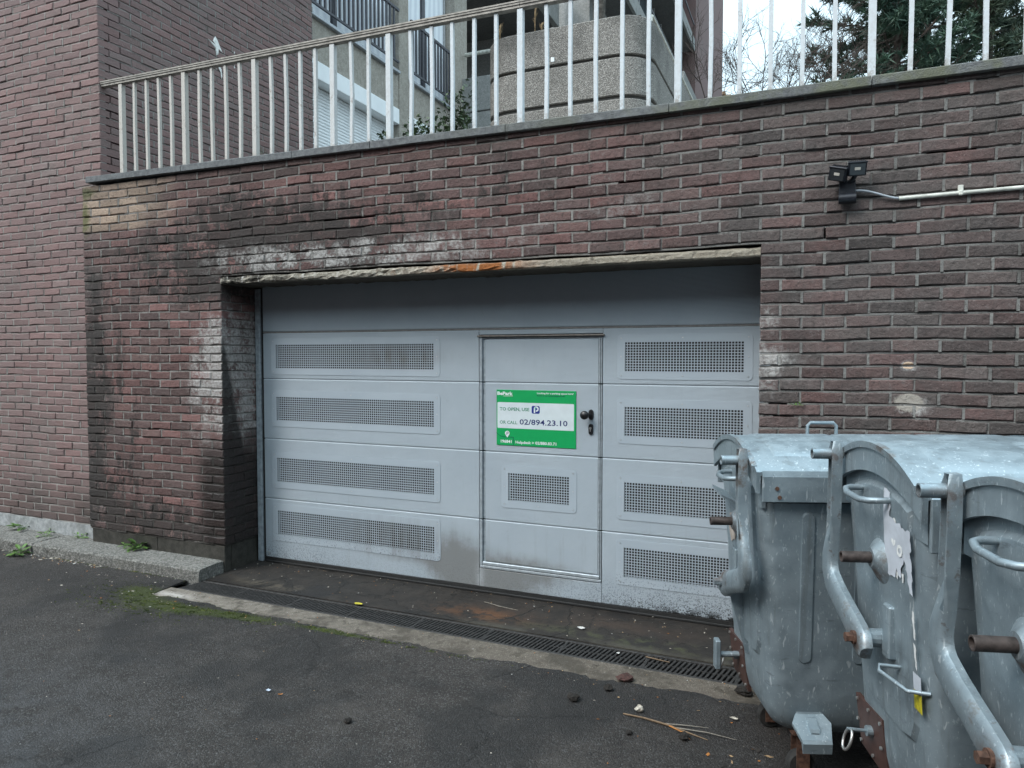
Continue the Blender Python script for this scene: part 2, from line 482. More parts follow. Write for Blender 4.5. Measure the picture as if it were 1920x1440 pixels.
class Masonry:
    def __init__(s, root, bmat, mmat, limit=300, seed=1):
        s.root, s.bm, s.mm, s.limit = root, bmat, mmat, limit
        s.rg = random.Random(seed); s.cells = []; s.mort = MB(); s.pool = {}
    def brick(s, fr, a, z, l, h=BH, d=.10, pj=None):
        """fr = (origin, angle): the wall face runs along 'angle' from origin"""
        rg = s.rg
        pj = rg.gauss(0, .0018) if pj is None else pj
        s.cells.append((fr, a + rg.uniform(-.0012, .0012), pj, z + rg.uniform(-.0014, .0014), l, h, d))
    @staticmethod
    def world(fr, a, t, z):
        (ox, oy), g = fr; c, q = math.cos(g), math.sin(g)
        x, y = ox + a * c - t * q, oy + a * q + t * c
        s_ = x if abs(q) < .5 else (x + y * 1.3)
        if z > PZ + .03: z += .0030 * (math.sin(2.3 * s_ + 1.9 * z) + .7 * math.sin(5.3 * s_ - 2.6 * z) + .5 * math.sin(11.0 * s_ + 4.1 * z))
        return (x, y, z)
    def joint(s, fr, a0, a1, z0, z1, t0, t1=.06):
        vs = [s.world(fr, a, t, z) for z in (z0, z1) for a, t in ((a0, t0), (a1, t0), (a1, t1), (a0, t1))]
        s.mort.add(vs, [(3, 2, 1, 0), (4, 5, 6, 7), (0, 1, 5, 4), (1, 2, 6, 5), (2, 3, 7, 6), (3, 0, 4, 7)])
    def bed(s, fr, a0, a1, z, gap=False, lo=.004, hi=.011, j=.0119):
        """bed joint under a brick: mortar slumped from the course above, broken in short runs"""
        a = a0
        while a < a1 - .001:
            b = min(a1, a + s.rg.uniform(.06, .13))
            if a1 - b < .03: b = a1
            t = .055 if gap else s.rg.uniform(lo, hi)
            top = s.rg.uniform(.0012, .0036)
            s.joint(fr, a, b, z - j - .001, z - top, t)
            a = b
    def perp(s, fr, a0, a1, z, h, gap=False):
        s.joint(fr, a0 - .002, a1 + .002, z - .0005, z + h + .0005, .055 if gap else s.rg.choice((s.rg.uniform(-.0005, .003), s.rg.uniform(.002, .009))))
    def flush(s, loc):
        def size(c):
            fr, a, pj, z, l, h, d = c
            p = s.world(fr, a + l / 2, 0, z + h / 2); dz, px, dd = depth_px(p)
            if dz < .3: return 0
            rr = math.sqrt(sum(q * q for q in dd)); nx, ny = math.sin(fr[1]), -math.cos(fr[1])
            cs = max(.02, -(dd[0] * nx + dd[1] * ny) / rr)
            py = 720 - FPX * (dd[2] / dz + .0404)
            vis = 1 if (-20 < px < 1940 and -10 < py < 1450) else .001
            if p[0] > 3.95 and p[1] < .1 and p[2] < 1.38: vis *= .05
            return vis * l * h * cs / (rr * rr)
        order = sorted(range(len(s.cells)), key=lambda i: -size(s.cells[i]))
        rest = MB()
        for rank, i in enumerate(order):
            fr, a, pj, z, l, h, d = s.cells[i]
            if rank < s.limit:
                key = (round(l, 3), round(h, 3), round(d, 3))
                pl = s.pool.setdefault(key, [])
                if len(pl) < 14:
                    mb = MB(); mb.add(*rough_brick(l, h, d, s.rg)); pl.append(mb.mesh('brick', s.bm)); me = pl[-1]
                else: me = s.rg.choice(pl)
                o = bpy.data.objects.new('brick', me); COL.objects.link(o)
                p = s.world(fr, a, pj, z)
                o.location = (p[0] - loc[0], p[1] - loc[1], p[2] - loc[2])
                e = s.world(fr, a + l, pj, z); o.rotation_euler = Euler((s.rg.gauss(0, .006), -math.atan2(e[2] - p[2], l) + s.rg.gauss(0, .003), 0)).to_matrix().to_4x4().to_euler()
                o.rotation_euler = (Matrix.Rotation(fr[1], 4, 'Z') @ o.rotation_euler.to_matrix().to_4x4()).to_euler()
                o.parent = s.root
            else:
                vs, fs = rough_brick(l, h, d, s.rg)
                rest.add([s.world(fr, a + v[0], pj + v[1], z + v[2]) for v in vs], fs, 0, s.rg.random())
        o = off(rest, loc).obj('brickwork', s.bm, s.root, rnd=True); o['kind'] = 'stuff'
        o = off(s.mort, loc).obj('mortar', s.mm, s.root); o['kind'] = 'stuff'

# ------------------------------------------------ the retaining wall with the gate opening
WL = (1.6, 0.0, 0.0)
wall = thing('retaining_wall', WL, 'weathered dark brick retaining wall round the garage door, stained by soot and salts', 'brick wall')
XL, XR0, XR1, XEND = -1.64, -.0776, 3.94, 7.3
DOORY = .372
LZ = 2.298
ms = Masonry(wall, MAT['brick'], MAT['mortar'], 300, 3)
FR = ((0.0, 0.0), 0.0)
GAPS = [(.925, 1.348, 2.745), (2.703, 2.82, 2.758), (3.13, 3.376, 2.76), (4.764, 4.96, 2.775), (4.31, 4.40, 2.73), (3.84, 3.90, 2.87),
        (-.55, -.42, .95), (.62, .76, 2.53), (-.9, -.8, 1.1), (4.0, 4.08, 1.47), (4.03, 4.12, 1.41)]
def is_gap(a0, a1, z): return any(abs(z - g[2]) < .034 and a1 > g[0] and a0 < g[1] for g in GAPS)
ROWS = 42
for r in range(ROWS + 1):
    z = PZ + r * CRS + .0119
    h = BH if r < ROWS else .05
    rz = z + h / 2
    in_open = rz < LZ + .075
    segs = [(XL, XR0), (XR1, XEND)] if in_open else [(XL, XEND)]
    for (a0, a1) in segs:
        odd = r % 2
        a = XL + (-.5 * MODL if odd else 0)
        while a < a1 - .01:
            b0, b1 = max(a, a0), min(a + MODL, a1)
            a += MODL
            if b1 - b0 < .03: continue
            l = b1 - b0 - (.0107 if b1 < a1 - .001 or not in_open else 0)
            dj = .10
            if in_open and abs(b1 - XR0) < .002: dj = .100 if l > .15 else .213
            if l < .03: continue
            ms.brick(FR, b0, z, l, h, dj)
            if b1 - .001 < a1 and l < b1 - b0 - .002: ms.perp(FR, b0 + l, b1, z, h, gap=(abs(b0 + l - 4.274) < .12 and abs(rz - 2.38) < .04))
            segs_n = 3 if is_gap(b0, b1, z - .006) else 1
            if segs_n == 1: ms.bed(FR, b0, b1, z, lo=.004, hi=.012)
            else:
                q = b0
                while q < b1 - .001:
                    e = min(b1, q + .025); ms.bed(FR, q, e, z, gap=is_gap(q, e, z - .006)); q = e
# left jamb, face towards +X
FJ = ((XR0, 0.0), math.pi / 2)
for r in range(30):
    z = PZ + r * CRS + .0119
    runs = [(.111, .322), (.333, .372)] if r % 2 == 0 else [(.224, .372)]
    start = .100 if r % 2 == 0 else .213
    ms.perp(FJ, start, runs[0][0], z, BH)
    ms.bed(FJ, 0.012, .372, z, lo=.004, hi=.009)
    for i, (a0, a1) in enumerate(runs):
        ms.brick(FJ, a0, z, a1 - a0, BH, .09)
        if i + 1 < len(runs): ms.perp(FJ, a1, runs[i + 1][0], z, BH)
ms.flush(WL)
core = MB()
core.box(XL + .01, XR0 - .056, .056, .70, 0.0, 3.165)
core.box(XR1 + .056, XEND, .056, .70, 0.0, 3.165)
core.box(XR0 - .056, XR1 + .056, .056, .70, LZ + .078, 3.165)
off(core, WL).obj('wall_core', MAT['core'], wall)
tm = MB(); tm.box(XL + .004, XEND, .006, .056, PZ + 43 * CRS - .008, 3.19)      # bedding mortar under the coping
off(tm, WL).obj('coping_bed', MAT['mortar'], wall)

# lintel
def lintel_mat():
    m = M('spalled_lintel'); P, X, Y, Z = m.pos()
    n1 = m.noise(9, 5, .65); n2 = m.noise(38, 5, .7); st = m.noise(1, 4, .6, v=m.vec(X * 16.0, Y * 5.0, Z * 3.0))
    c = m.mix(n2.ss(.35, .65), (.20, .175, .14), (.40, .37, .315))
    c = m.mix(X.ss(2.2, 2.9) * .6, c, (.25, .212, .165))
    c = m.mix((m.noise(6, 5, .7).ss(.54, .62) + m.noise(60, 3, .7).ss(.58, .66) * .6).clamp() * .7, c, (.075, .062, .05))
    front = Y.ss(.02, .0)
    c = m.mix((X.ss(1.2, .0) * n1.ss(.40, .52)).clamp() * .92, c, (.022, .020, .018))
    c = m.mix((X.ss(1.9, .4) * st.ss(.55, .63)).clamp() * .85, c, (.44, .42, .39))
    rust = m.gauss(X, 2.16, .30, Z, 2.33, .2) * st.ss(.38, .50) * n2.ss(.2, .45) * 1.3
    rust = (rust + m.gauss(X, 1.75, .35, Z, 2.33, .3) * n1.ss(.55, .62) * .45).clamp() * front
    c = m.mix(rust, c, (.26, .095, .032))
    c = m.mix(Y.ss(.02, .08) * .8, c, (.085, .076, .066))
    return m.fin(c, .95, 0, n2 + n1, .014, .2)
MAT['lintel'] = lintel_mat()
lm = MB(); rg = random.Random(5); nx = 90; x0, x1 = XR0 - .004, XR1 - .002
prof = []
for i in range(nx + 1):
    x = x0 + (x1 - x0) * i / nx
    rough = max(0, 1 - max(0, x - 1.9) / 1.0)
    j = lambda s: rg.gauss(0, s) * (.35 + rough)
    zb = LZ + .003 + j(.0022)
    prof.append([(x, .372, zb), (x, .02, LZ + .001), (x, .004 + j(.001), zb), (x, -.002 + j(.003), zb + .007 + j(.002)), (x, -.002 + j(.004), LZ + .024 + j(.003)),
                 (x, -.001 + j(.003), LZ + .040 + j(.002)), (x, .006 + abs(j(.003)), LZ + .053 + j(.0025)), (x, .05, LZ + .056), (x, .372, LZ + .07)])
lm.ring_loft(prof)
off(lm, WL).obj('lintel', MAT['lintel'], wall, fixn=True)

# plinth of the pillar
MAT['plinth'] = concrete('wet_dark_plinth', (.030, .028, .024), (.060, .056, .048), (.018, .018, .014), rough=.6)
for (xa, xb) in ((-1.625, -.836), (-.833, -.092)):
    b = MB(); b.box(xa, xb, .012, .085, 0.0, PZ - .004, bev=.004); off(b, WL).obj('plinth_block', MAT['plinth'], wall)
b = MB(); b.box(-.165, -.088, .088, .372, 0.0, PZ - .005, bev=.004); off(b, WL).obj('plinth_block', MAT['plinth'], wall)
b = MB(); b.box(3.955, XEND, .012, .085, -.02, PZ - .004, bev=.004); off(b, WL).obj('plinth_block', MAT['plinth'], wall)

# coping slabs
def cop_z(x): return 3.222 + (min(x, 3.4) + 1.55) * (3.166 - 3.222) / 4.95
jx = [-1.555, -.449, .657, 1.342, 2.375, 3.42, 4.483, 5.55, 6.6, 7.35]
for a, b2 in zip(jx[:-1], jx[1:]):
    mb = MB(); n = 6; rings = []
    for i in range(n + 1):
        x = a + .0025 + (b2 - a - .005) * i / n; z = cop_z(x) - .004; j = lambda: rg.gauss(0, .0009)
        rings.append([(x, .36, z), (x, -.026 + j(), z + j()), (x, -.030 + j(), z + .004), (x, -.030 + j(), z + .048 + j()), (x, -.025 + j(), z + .053 + j()), (x, .36, z + .056)])
    mb.ring_loft(rings)
    off(mb, WL).obj('coping_slab', MAT['coping'], wall, fixn=True)

# ------------------------------------------------ the brick tower on the left
TL = (-3.5, 1.5, 0.0)
TY, TX, TC = .08, -1.505, .0667
tower = thing('brick_building', TL, 'tall red brick building at the left with a rendered foot beside the stained pillar', 'building')
mt = Masonry(tower, MAT['tbrick'], MAT['tmortar'], 300, 9)
FT = ((-5.2, TY), 0.0); FS = ((TX, TY), math.pi / 2)
for r in range(92):
    z = .214 + r * TC + .0105; odd = r % 2
    lim = TX + 5.2
    if z < 3.1: lim_l = XL + .12 + 5.2
    a = (.5 * MODL if odd else 0) - MODL
    a += (lim % MODL)
    while a < lim - .01:
        b0, b1 = max(a, 0), min(a + MODL, lim); a += MODL
        if b1 - b0 < .04 or (z < 3.1 and b0 > lim_l): continue
        last = b1 > lim - .002
        l = b1 - b0 - (0 if last else .0105)
        if r < 75:
            mt.brick(FT, b0, z, l, .0562, (.10 if l > .15 else .21) if last else .10)
            if not last: mt.perp(FT, b0 + l, b1, z, .0562)
            mt.bed(FT, b0, b1, z, lo=.003, hi=.009, j=.0105)
    if z > 3.0:
        a = .1105 if not odd else .2210
        if (lim % MODL) < 0: pass
        while a < 2.86:
            e = min(a + .2125, 2.87)
            if e - a > .04:
                mt.brick(FS, a, z, e - a, .0562, .10); mt.perp(FS, e, e + .0107, z, .0562)
                mt.bed(FS, a - .0107, e, z, lo=.003, hi=.008, j=.0105)
            a += MODL
mt.flush(TL)
b = MB(); b.box(-5.2, TX - .056, TY + .056, 2.95, -.1, 6.4); off(b, TL).obj('wall_core', MAT['core'], tower)
b = MB(); b.box(-5.2, TX, TY + .01, 2.95, 6.36, 12.0); off(b, TL).obj('upper_wall', MAT['tbrick'], tower)
MAT['render'] = concrete('pale_render', (.23, .24, .245), (.36, .37, .37), (.12, .12, .11), scale=1.6)
b = MB(); n = 30; rings = []
for i in range(n + 1):
    x = -5.2 + (5.2 + XL + .06) * i / n
    rings.append([(x, TY + .08, 0.0), (x, TY - .012 + rg.gauss(0, .002), 0.0), (x, TY - .010 + rg.gauss(0, .002), .11), (x, TY - .004 + rg.gauss(0, .002), .212 + rg.gauss(0, .003)), (x, TY + .08, .214)])
b.ring_loft(rings); off(b, TL).obj('rendered_plinth', MAT['render'], tower, fixn=True)
# white splashes on the side wall
MAT['splash'] = plain('white_plaster_splash', (.72, .71, .68), .9)
def blob_side(pts, t):
    mb = MB(); cy = sum(p[0] for p in pts) / len(pts); cz = sum(p[1] for p in pts) / len(pts)
    mb.ring_loft([[(TX + .0, y, z) for y, z in pts], [(TX + t, cy + (y - cy) * .8, cz + (z - cz) * .8) for y, z in pts]])
    return mb
sp = [[(1.40, 5.03), (1.365, 4.97), (1.40, 4.94), (1.30, 4.965), (1.40, 4.905), (1.41, 4.84), (1.44, 4.86), (1.445, 4.91), (1.50, 4.89), (1.46, 4.95), (1.43, 5.0)],
      [(1.42, 4.775), (1.37, 4.74), (1.335, 4.735), (1.36, 4.72), (1.42, 4.735), (1.47, 4.68), (1.475, 4.62), (1.49, 4.64), (1.48, 4.72)],
      [(1.345, 4.70), (1.335, 4.63), (1.36, 4.61), (1.36, 4.69)], [(1.66, 4.98), (1.655, 4.95), (1.665, 4.95)], [(1.655, 4.83), (1.65, 4.79), (1.663, 4.80)]]
for q in sp: off(blob_side(q, .006), TL).obj('plaster_splash', MAT['splash'], tower, fixn=True)

# ---------------------------------------------------------------- ground
def ground_z(x, y):
    return 0.0
def asphalt_mat():
    m = M('old_asphalt'); P, X, Y, Z = m.pos()
    n1 = m.noise(.9, 5, .6); n2 = m.noise(6, 5, .65); n3 = m.noise(70, 4, .75); n4 = m.noise(260, 2, .7)
    v = m.vor(150, out='Color'); sp = m.node('ShaderNodeSeparateColor'); m.t.links.new(v.k, sp.inputs[0]); q = S(m, sp.outputs[0])
    vd = m.vor(150)
    c = m.mix(n2.ss(.3, .7), (.035, .0298, .0268), (.056, .0485, .0442))
    c = m.mix(q.ss(.70, 1.0) * .9, c, (.10, .098, .095))
    c = m.mix(q.ss(.25, .0) * .7, c, (.014, .014, .015))
    c = m.mix(m.vor(38, out='Distance').ss(.10, .05) * n3.ss(.45, .6), c, (.21, .20, .18))
    damp = (n1.ss(.47, .58) * .85 + m.gauss(X, -1.0, 1.1, Y, -.62, .30) * .8 + m.gauss(X, .6, .5, Y, -1.15, .35) * .6 + m.gauss(X, 4.0, .8, Y, -1.0, .5) * .6).clamp()
    c = m.mix(damp * .62, c, (.012, .012, .0125))
    c = m.mix(m.gauss(X, .4, 1.0, Y, -2.7, .9) * .45 * n2.ss(.3, .6), c, (.075, .085, .098))
    mo = m.gauss(X, -.28, .33, Y, -.58, .15) + m.gauss(X, .25, .42, Y, -.72, .09) + m.gauss(X, .75, .25, Y, -.68, .06) + m.gauss(X, 1.45, .4, Y, -.66, .035) * 1.1 + m.gauss(X, -.1, .5, Y, -.85, .12) * .5
    mo = (mo * (n3 * .9 + n2 * .8)).ss(.36, .85)
    c = m.mix(mo * .75, c, (.045, .060, .010))
    # fine cracks
    cr = m.vor(1.3, feat='DISTANCE_TO_EDGE', v=m.vec(X + n2 * .25, Y * 1.3 + n2 * .3, 0.0)).ss(.007, .002) * n1.ss(.50, .56)
    c = m.mix(m.noise(2.6, 5, .7).ss(.55, .68) * .35, c, (.070, .062, .056))
    c = m.mix(cr * .45, c, (.010, .010, .010))
    rough = (damp * -.22 + .80 + n3 * .12)
    return m.fin(c, rough, 0, (vd * -.8 + n3 + n4 * .4 - cr), .009, .32)
MAT['asphalt'] = asphalt_mat()
MAT['earth'] = plain('earth', (.06, .052, .042), .95)

# the asphalt yard ends on a ragged edge along the concrete drain strip
b = MB(); rg = random.Random(21)
ys = [-60, -30, -15, -9, -6, -4, -3, -2.2, -1.6, -1.2, -.9, -.72]
xs = []; x = -1.9
while x < 7.6: xs.append(x); x += .03
def edge_y(x):
    base = -.565 - .05 * max(0, min(1, (x + .2) / 2.2)) + .035 * max(0, min(1, (x - 2.8) / 1.2))
    if x < -.20: return -.242
    return base + .012 * math.sin(x * 7.3) + .009 * math.sin(x * 19 + 1) + rg.gauss(0, .006)
xs = [-60, -30, -15, -8, -5, -3.5, -2.6] + xs + [10, 16, 30, 60]
top = []
for x in xs: top.append((x, edge_y(x)))
for x, ye in top:
    for y in ys: b.v.append((x, y, ground_z(x, y))); b.r.append(0)
    b.v.append((x, ye - .02, .003)); b.r.append(0)
    b.v.append((x, ye, -.012)); b.r.append(0)
n = len(ys) + 2
for i in range(len(xs) - 1):
    for j in range(n - 1):
        b.f.append((i * n + j, (i + 1) * n + j, (i + 1) * n + j + 1, i * n + j + 1)); b.mi.append(0)
asphalt = tag(b.obj('asphalt_yard', MAT['asphalt']), kind='structure')
b = MB(); b.box(-70, 70, -70, 70, -.9, -.35)
tag(b.obj('ground', MAT['earth']), kind='structure')

def drainstrip_mat():
    m = M('drain_concrete'); P, X, Y, Z = m.pos()
    n1 = m.noise(3, 4, .6); n2 = m.noise(25, 5, .7); n3 = m.noise(140, 3, .7)
    c = m.mix(n2.ss(.3, .7), (.125, .108, .09), (.215, .19, .16))
    c = m.mix(X.ss(.2, 2.6) * .6, c, (.075, .060, .046))
    c = m.mix(n3.ss(.55, .7) * .5, c, (.42, .39, .35))
    c = m.mix(n1.ss(.50, .62) * .7, c, (.05, .043, .034))
    c = m.mix(m.noise(11, 4, .7).ss(.52, .62) * .6, c, (.055, .047, .036))
    c = m.mix(m.gauss(X, -.05, .18, Y, -.53, .04) * n2.ss(.3, .5), c, (.40, .37, .34))
    return m.fin(c, .9, 0, n2 + n3, .006, .3)
MAT['strip'] = drainstrip_mat()
b = MB(); b.box(-.20, 4.42, -.72, -.415, -.16, -.003); tag(b.obj('drain_kerb', MAT['strip']), kind='structure')

def apron_mat():
    m = M('stained_apron'); P, X, Y, Z = m.pos()
    n1 = m.noise(1.7, 5, .6); n2 = m.noise(8, 5, .65); n3 = m.noise(90, 3, .7)
    c = m.mix(n2.ss(.3, .7), (.014, .012, .0105), (.027, .022, .0185))
    c = m.mix(m.gauss(X, 2.2, .28, Y, -.02, .10) * n2.ss(.40, .55) * .8, c, (.11, .045, .017))
    c = m.mix(m.gauss(X, 2.9, .7, Y, .12, .12) * n1.ss(.40, .6) * .7, c, (.055, .034, .023))
    c = m.mix(m.gauss(X, .45, .35, Y, -.10, .06) * n2.ss(.40, .55) * .7, c, (.085, .07, .052))
    c = m.mix(Y.ss(-.10, -.18) * n1.ss(.40, .55) * .8 * X.ss(1.6, 2.6), c, (.06, .054, .042))
    c = m.mix(n1.ss(.52, .66) * .8, c, (.015, .0135, .013))
    c = m.mix(m.gauss(X, 3.3, .7, Y, -.08, .07) * n2.ss(.45, .6) * .6, c, (.060, .066, .030))
    cr = m.vor(1.6, feat='DISTANCE_TO_EDGE', v=m.vec(X + n2 * .25, Y + n2 * .3, 0.0)).ss(.012, .003)
    c = m.mix(cr * .6, c, (.012, .011, .010))
    return m.fin(c, n1.ss(.4, .66, .80, .50), 0, n2 + n3 * .4 - cr, .006, .4)
MAT['apron'] = apron_mat()
b = MB(); b.box(-.085, 4.42, -.192, .70, -.16, .004); tag(b.obj('gate_apron', MAT['apron']), kind='structure')

# the building on the other side of the lane, behind the camera
b = MB(); b.box(-26, 32, -16, -8.6, -.2, 6.6)
tag(b.obj('opposite_building', MAT['tbrick']), kind='structure')

# kerb of big concrete slabs
MAT['kerb'] = concrete('kerb_concrete', (.095, .095, .088), (.155, .152, .142), (.038, .040, .030), rough=.95, speck=.30, bump=.005)
kerb = thing('kerb', (-2.0, -.1, 0), None, None); kerb['kind'] = 'structure'
kx = [-5.2, -4.15, -3.1, -2.07, -1.065, -.105]
rg = random.Random(4)
for a, c in zip(kx[:-1], kx[1:]):
    mb = MB(); rings = []; n = 24; dz = rg.uniform(-.004, .004)
    for i in range(n + 1):
        x = a + .004 + (c - a - .008) * i / n; j = lambda s=.002: rg.gauss(0, s)
        e = 0 if 0 < i < n else .006
        zt = .094 + dz - e
        rings.append([(x, .10, -.05), (x, -.238 + j() + e, -.05), (x, -.240 + j(.003) + e, .02), (x, -.238 + j(.002) + e, zt - .02 + j()), (x, -.226 + j(.003) + e, zt - .002 + j(.0015)), (x, -.1, zt + .003 + j(.001)), (x, .10, zt + .003)])
    mb.ring_loft(rings)
    off(mb, (-2.0, -.1, 0)).obj('kerb_stone', MAT['kerb'], kerb, fixn=True)

# slotted drain
MAT['iron'] = plain('dirty_drain_iron', (.032, .030, .029), .62, .25, .35, 40, .002)
GL = (2.1, -.30, 0.0)
drain = thing('drain_channel', GL, 'dark slotted drain grate running across the front of the garage door', 'drain')
DX0, DX1, DY0, DY1 = -.13, 4.40, -.413, -.194
b = MB(); b.box(DX0, DX1, DY0 - .002, DY1 + .002, -.16, -.11); off(b, GL).obj('channel', plain('channel_silt', (.02, .018, .016), .9), drain)
for (ya, yb) in ((DY0, DY0 + .022), (DY1 - .022, DY1)):
    b = MB(); b.box(DX0, DX1, ya, yb, -.11, -.002, bev=.002); off(b, GL).obj('grate_rail', MAT['iron'], drain)
slat = MB(); slat.box(-.0075, .0075, -(DY1 - DY0 - .05) / 2, (DY1 - DY0 - .05) / 2, -.028, -.005, bev=.002)
sme = slat.mesh('grate_bar', MAT['iron'])
i = 0; x = DX0 + .02
while x < DX1 - .01:
    o = bpy.data.objects.new('grate_bar', sme); COL.objects.link(o); o.parent = drain
    o.location = (x - GL[0], (DY0 + DY1) / 2 - GL[1], 0); o.rotation_euler = (0, 0, R(-12)); x += .0272; i += 1
x = DX0 + .5
while x < DX1:
    b = MB(); b.box(x - .009, x + .009, DY0 + .022, DY1 - .022, -.03, -.0035, bev=.002); off(b, GL).obj('grate_end_bar', MAT['iron'], drain); x += .5
b = MB(); b.box(DX0, DX1, (DY0 + DY1) / 2 - .004, (DY0 + DY1) / 2 + .004, -.03, -.008); off(b, GL).obj('grate_spine', MAT['iron'], drain)

# ---------------------------------------------------------------- garage door
def door_paint():
    m = M('door_paint'); P, X, Y, Z = m.pos()
    n1 = m.noise(2.6, 5, .6); n2 = m.noise(16, 5, .65); n3 = m.noise(120, 3, .7)
    st = m.noise(1, 4, .6, v=m.vec(X * 22.0, 0.0, Z * 1.6)); scr = m.noise(1, 3, .7, v=m.vec(X * 2.2 + Z * 3.0, 0.0, Z * 70.0 + X * 6.0))
    ribs = (Z * 130.0).fract()
    rb = (ribs - .5).absv().ss(.5, .34)
    c = m.mix(n1.ss(.3, .7), (.352, .402, .446), (.382, .432, .474))
    mud = m.gauss(X, 1.78, .24, Z, .20, .26) * 1.05 + m.gauss(X, 2.20, .38, Z, .12, .20) * 1.0 + m.gauss(X, 2.6, .4, Z, .22, .10) * .4 + m.gauss(X, 1.3, .55, Z, .20, .07) * .6
    mud = (mud * (n2 * .55 + st * .35 + n1 * .35)).ss(.14, .62)
    c = m.mix(mud * .62, c, (.115, .096, .072))
    drip = m.gauss(X, 2.0, .03, Z, .12, .10)
    c = m.mix(drip * .7 * n2.ss(.3, .5), c, (.42, .44, .46))
    sp = (m.vor(55) * 1.0 + n3 * .35)
    dirt = Z.ss(.30, .04) * (X.ss(2.2, 3.6) * .9 + X.ss(1.1, .3) * .5 + .25)
    c = m.mix((dirt * n3.ss(.50, .60) + sp.ss(.28, .18) * Z.ss(.20, .05) * X.ss(2.6, 3.4)).clamp() * .85, c, (.03, .028, .025))
    c = m.mix((Z.ss(.115, .05) * X.ss(2.7, 3.6) * (n2 + n3 * .6).ss(.70, .84)).clamp(), c, (.012, .012, .012))
    c = m.mix(m.gauss(X, 1.3, .55, Z, 1.73, .06) * st * .35, c, (.16, .155, .145))
    c = m.mix((n2.ss(.58, .75)) * .16, c, (.22, .235, .245))
    c = m.mix(scr.ss(.70, .76) * n1.ss(.5, .62) * .45, c, (.18, .19, .20))
    c = m.mix(st.ss(.56, .72) * Z.ss(.1, 1.2, 1.0, .25) * .18, c, (.20, .20, .195))
    return m.fin(c, .5, 0, rb * .8 + n3 * .15, .0022, .35)
MAT['door'] = door_paint()
def plate_paint():
    m = M('vent_plate_paint'); P, X, Y, Z = m.pos()
    n1 = m.noise(3, 4); n3 = m.noise(90, 3); st = m.noise(1, 4, .6, v=m.vec(X * 18.0, 0.0, Z * 2.0))
    c = m.mix(n1.ss(.3, .7), (.325, .372, .415), (.352, .399, .441))
    c = m.mix((m.gauss(X, 1.35, .45, Z, .30, .16) * st.ss(.35, .6)).clamp() * .55, c, (.16, .15, .14))
    c = m.mix((m.gauss(X, 1.35, .35, Z, 1.73, .07) * st.ss(.35, .6)).clamp() * .65, c, (.17, .145, .12))
    c = m.mix(Z.ss(.32, .18) * n3.ss(.55, .66) * .7, c, (.05, .047, .043))
    return m.fin(c, .48, 0, n3, .0008, .35)
MAT['plate'] = plate_paint()
MAT['dark'] = plain('painted_unlit_interior', (.012, .013, .014), .9)  # near-black colour stands in for the unlit garage interior
MAT['rubber'] = plain('black_rubber', (.012, .012, .012), .7, 0, .3, 60, .002)
MAT['guide'] = plain('grey_guide_rail', (.30, .34, .37), .5, .2, .2)
MAT['profile'] = plain('aluminium_profile', (.36, .40, .43), .42, .35, .15)
MAT['black'] = plain('black_plastic', (.010, .010, .011), .38)
MAT['steel'] = plain('bright_steel', (.55, .54, .52), .35, .9)

DL = (2.0, DOORY, 0.0)
door = thing('garage_door', DL, 'pale blue-grey sectional garage door with perforated vent panels and a wicket door', 'garage door')
JZ = [.047, .5464, 1.0464, 1.5464, 1.923, 2.40]
def panel(x0, x1, z0, z1, hole=None, y=DOORY, gap=.0035, bev=.006):
    """sheet with rolled top and bottom edges; hole = (x0,x1,z0,z1)"""
    mb = MB(); x0 += gap * .3; x1 -= gap * .3; z0 += gap * .5; z1 -= gap * .5
    gx = [x0, x1]; gz = [z0 + bev, z1 - bev]
    if hole: gx = [x0, hole[0], hole[1], x1]; gz = [z0 + bev, hole[2], hole[3], z1 - bev]
    for i in range(len(gx) - 1):
        for k in range(len(gz) - 1):
            if hole and i == 1 and k == 1: continue
            mb.add([(gx[i], y, gz[k]), (gx[i + 1], y, gz[k]), (gx[i + 1], y, gz[k + 1]), (gx[i], y, gz[k + 1])], [(0, 1, 2, 3)])
    t = .03
    mb.add([(x0, y, z1 - bev), (x1, y, z1 - bev), (x1, y + bev * .9, z1), (x0, y + bev * .9, z1), (x1, y + t, z1), (x0, y + t, z1)], [(0, 1, 2, 3), (3, 2, 4, 5)])
    mb.add([(x0, y, z0 + bev), (x1, y, z0 + bev), (x1, y + bev * .5, z0), (x0, y + bev * .5, z0), (x1, y + t, z0), (x0, y + t, z0)], [(3, 2, 1, 0), (5, 4, 2, 3)])
    for x, fl in ((x0, 1), (x1, 0)):
        f = [(x, y, z0 + bev), (x, y, z1 - bev), (x, y + t, z1), (x, y + t, z0)]
        mb.add(f, [(0, 1, 2, 3) if fl else (3, 2, 1, 0)])
    if hole:
        h = hole
        mb.add([(h[0], y, h[2]), (h[1], y, h[2]), (h[1], y, h[3]), (h[0], y, h[3]), (h[0], y + t, h[2]), (h[1], y + t, h[2]), (h[1], y + t, h[3]), (h[0], y + t, h[3])],
               [(0, 4, 5, 1), (1, 5, 6, 2), (2, 6, 7, 3), (3, 7, 4, 0)])
    return mb
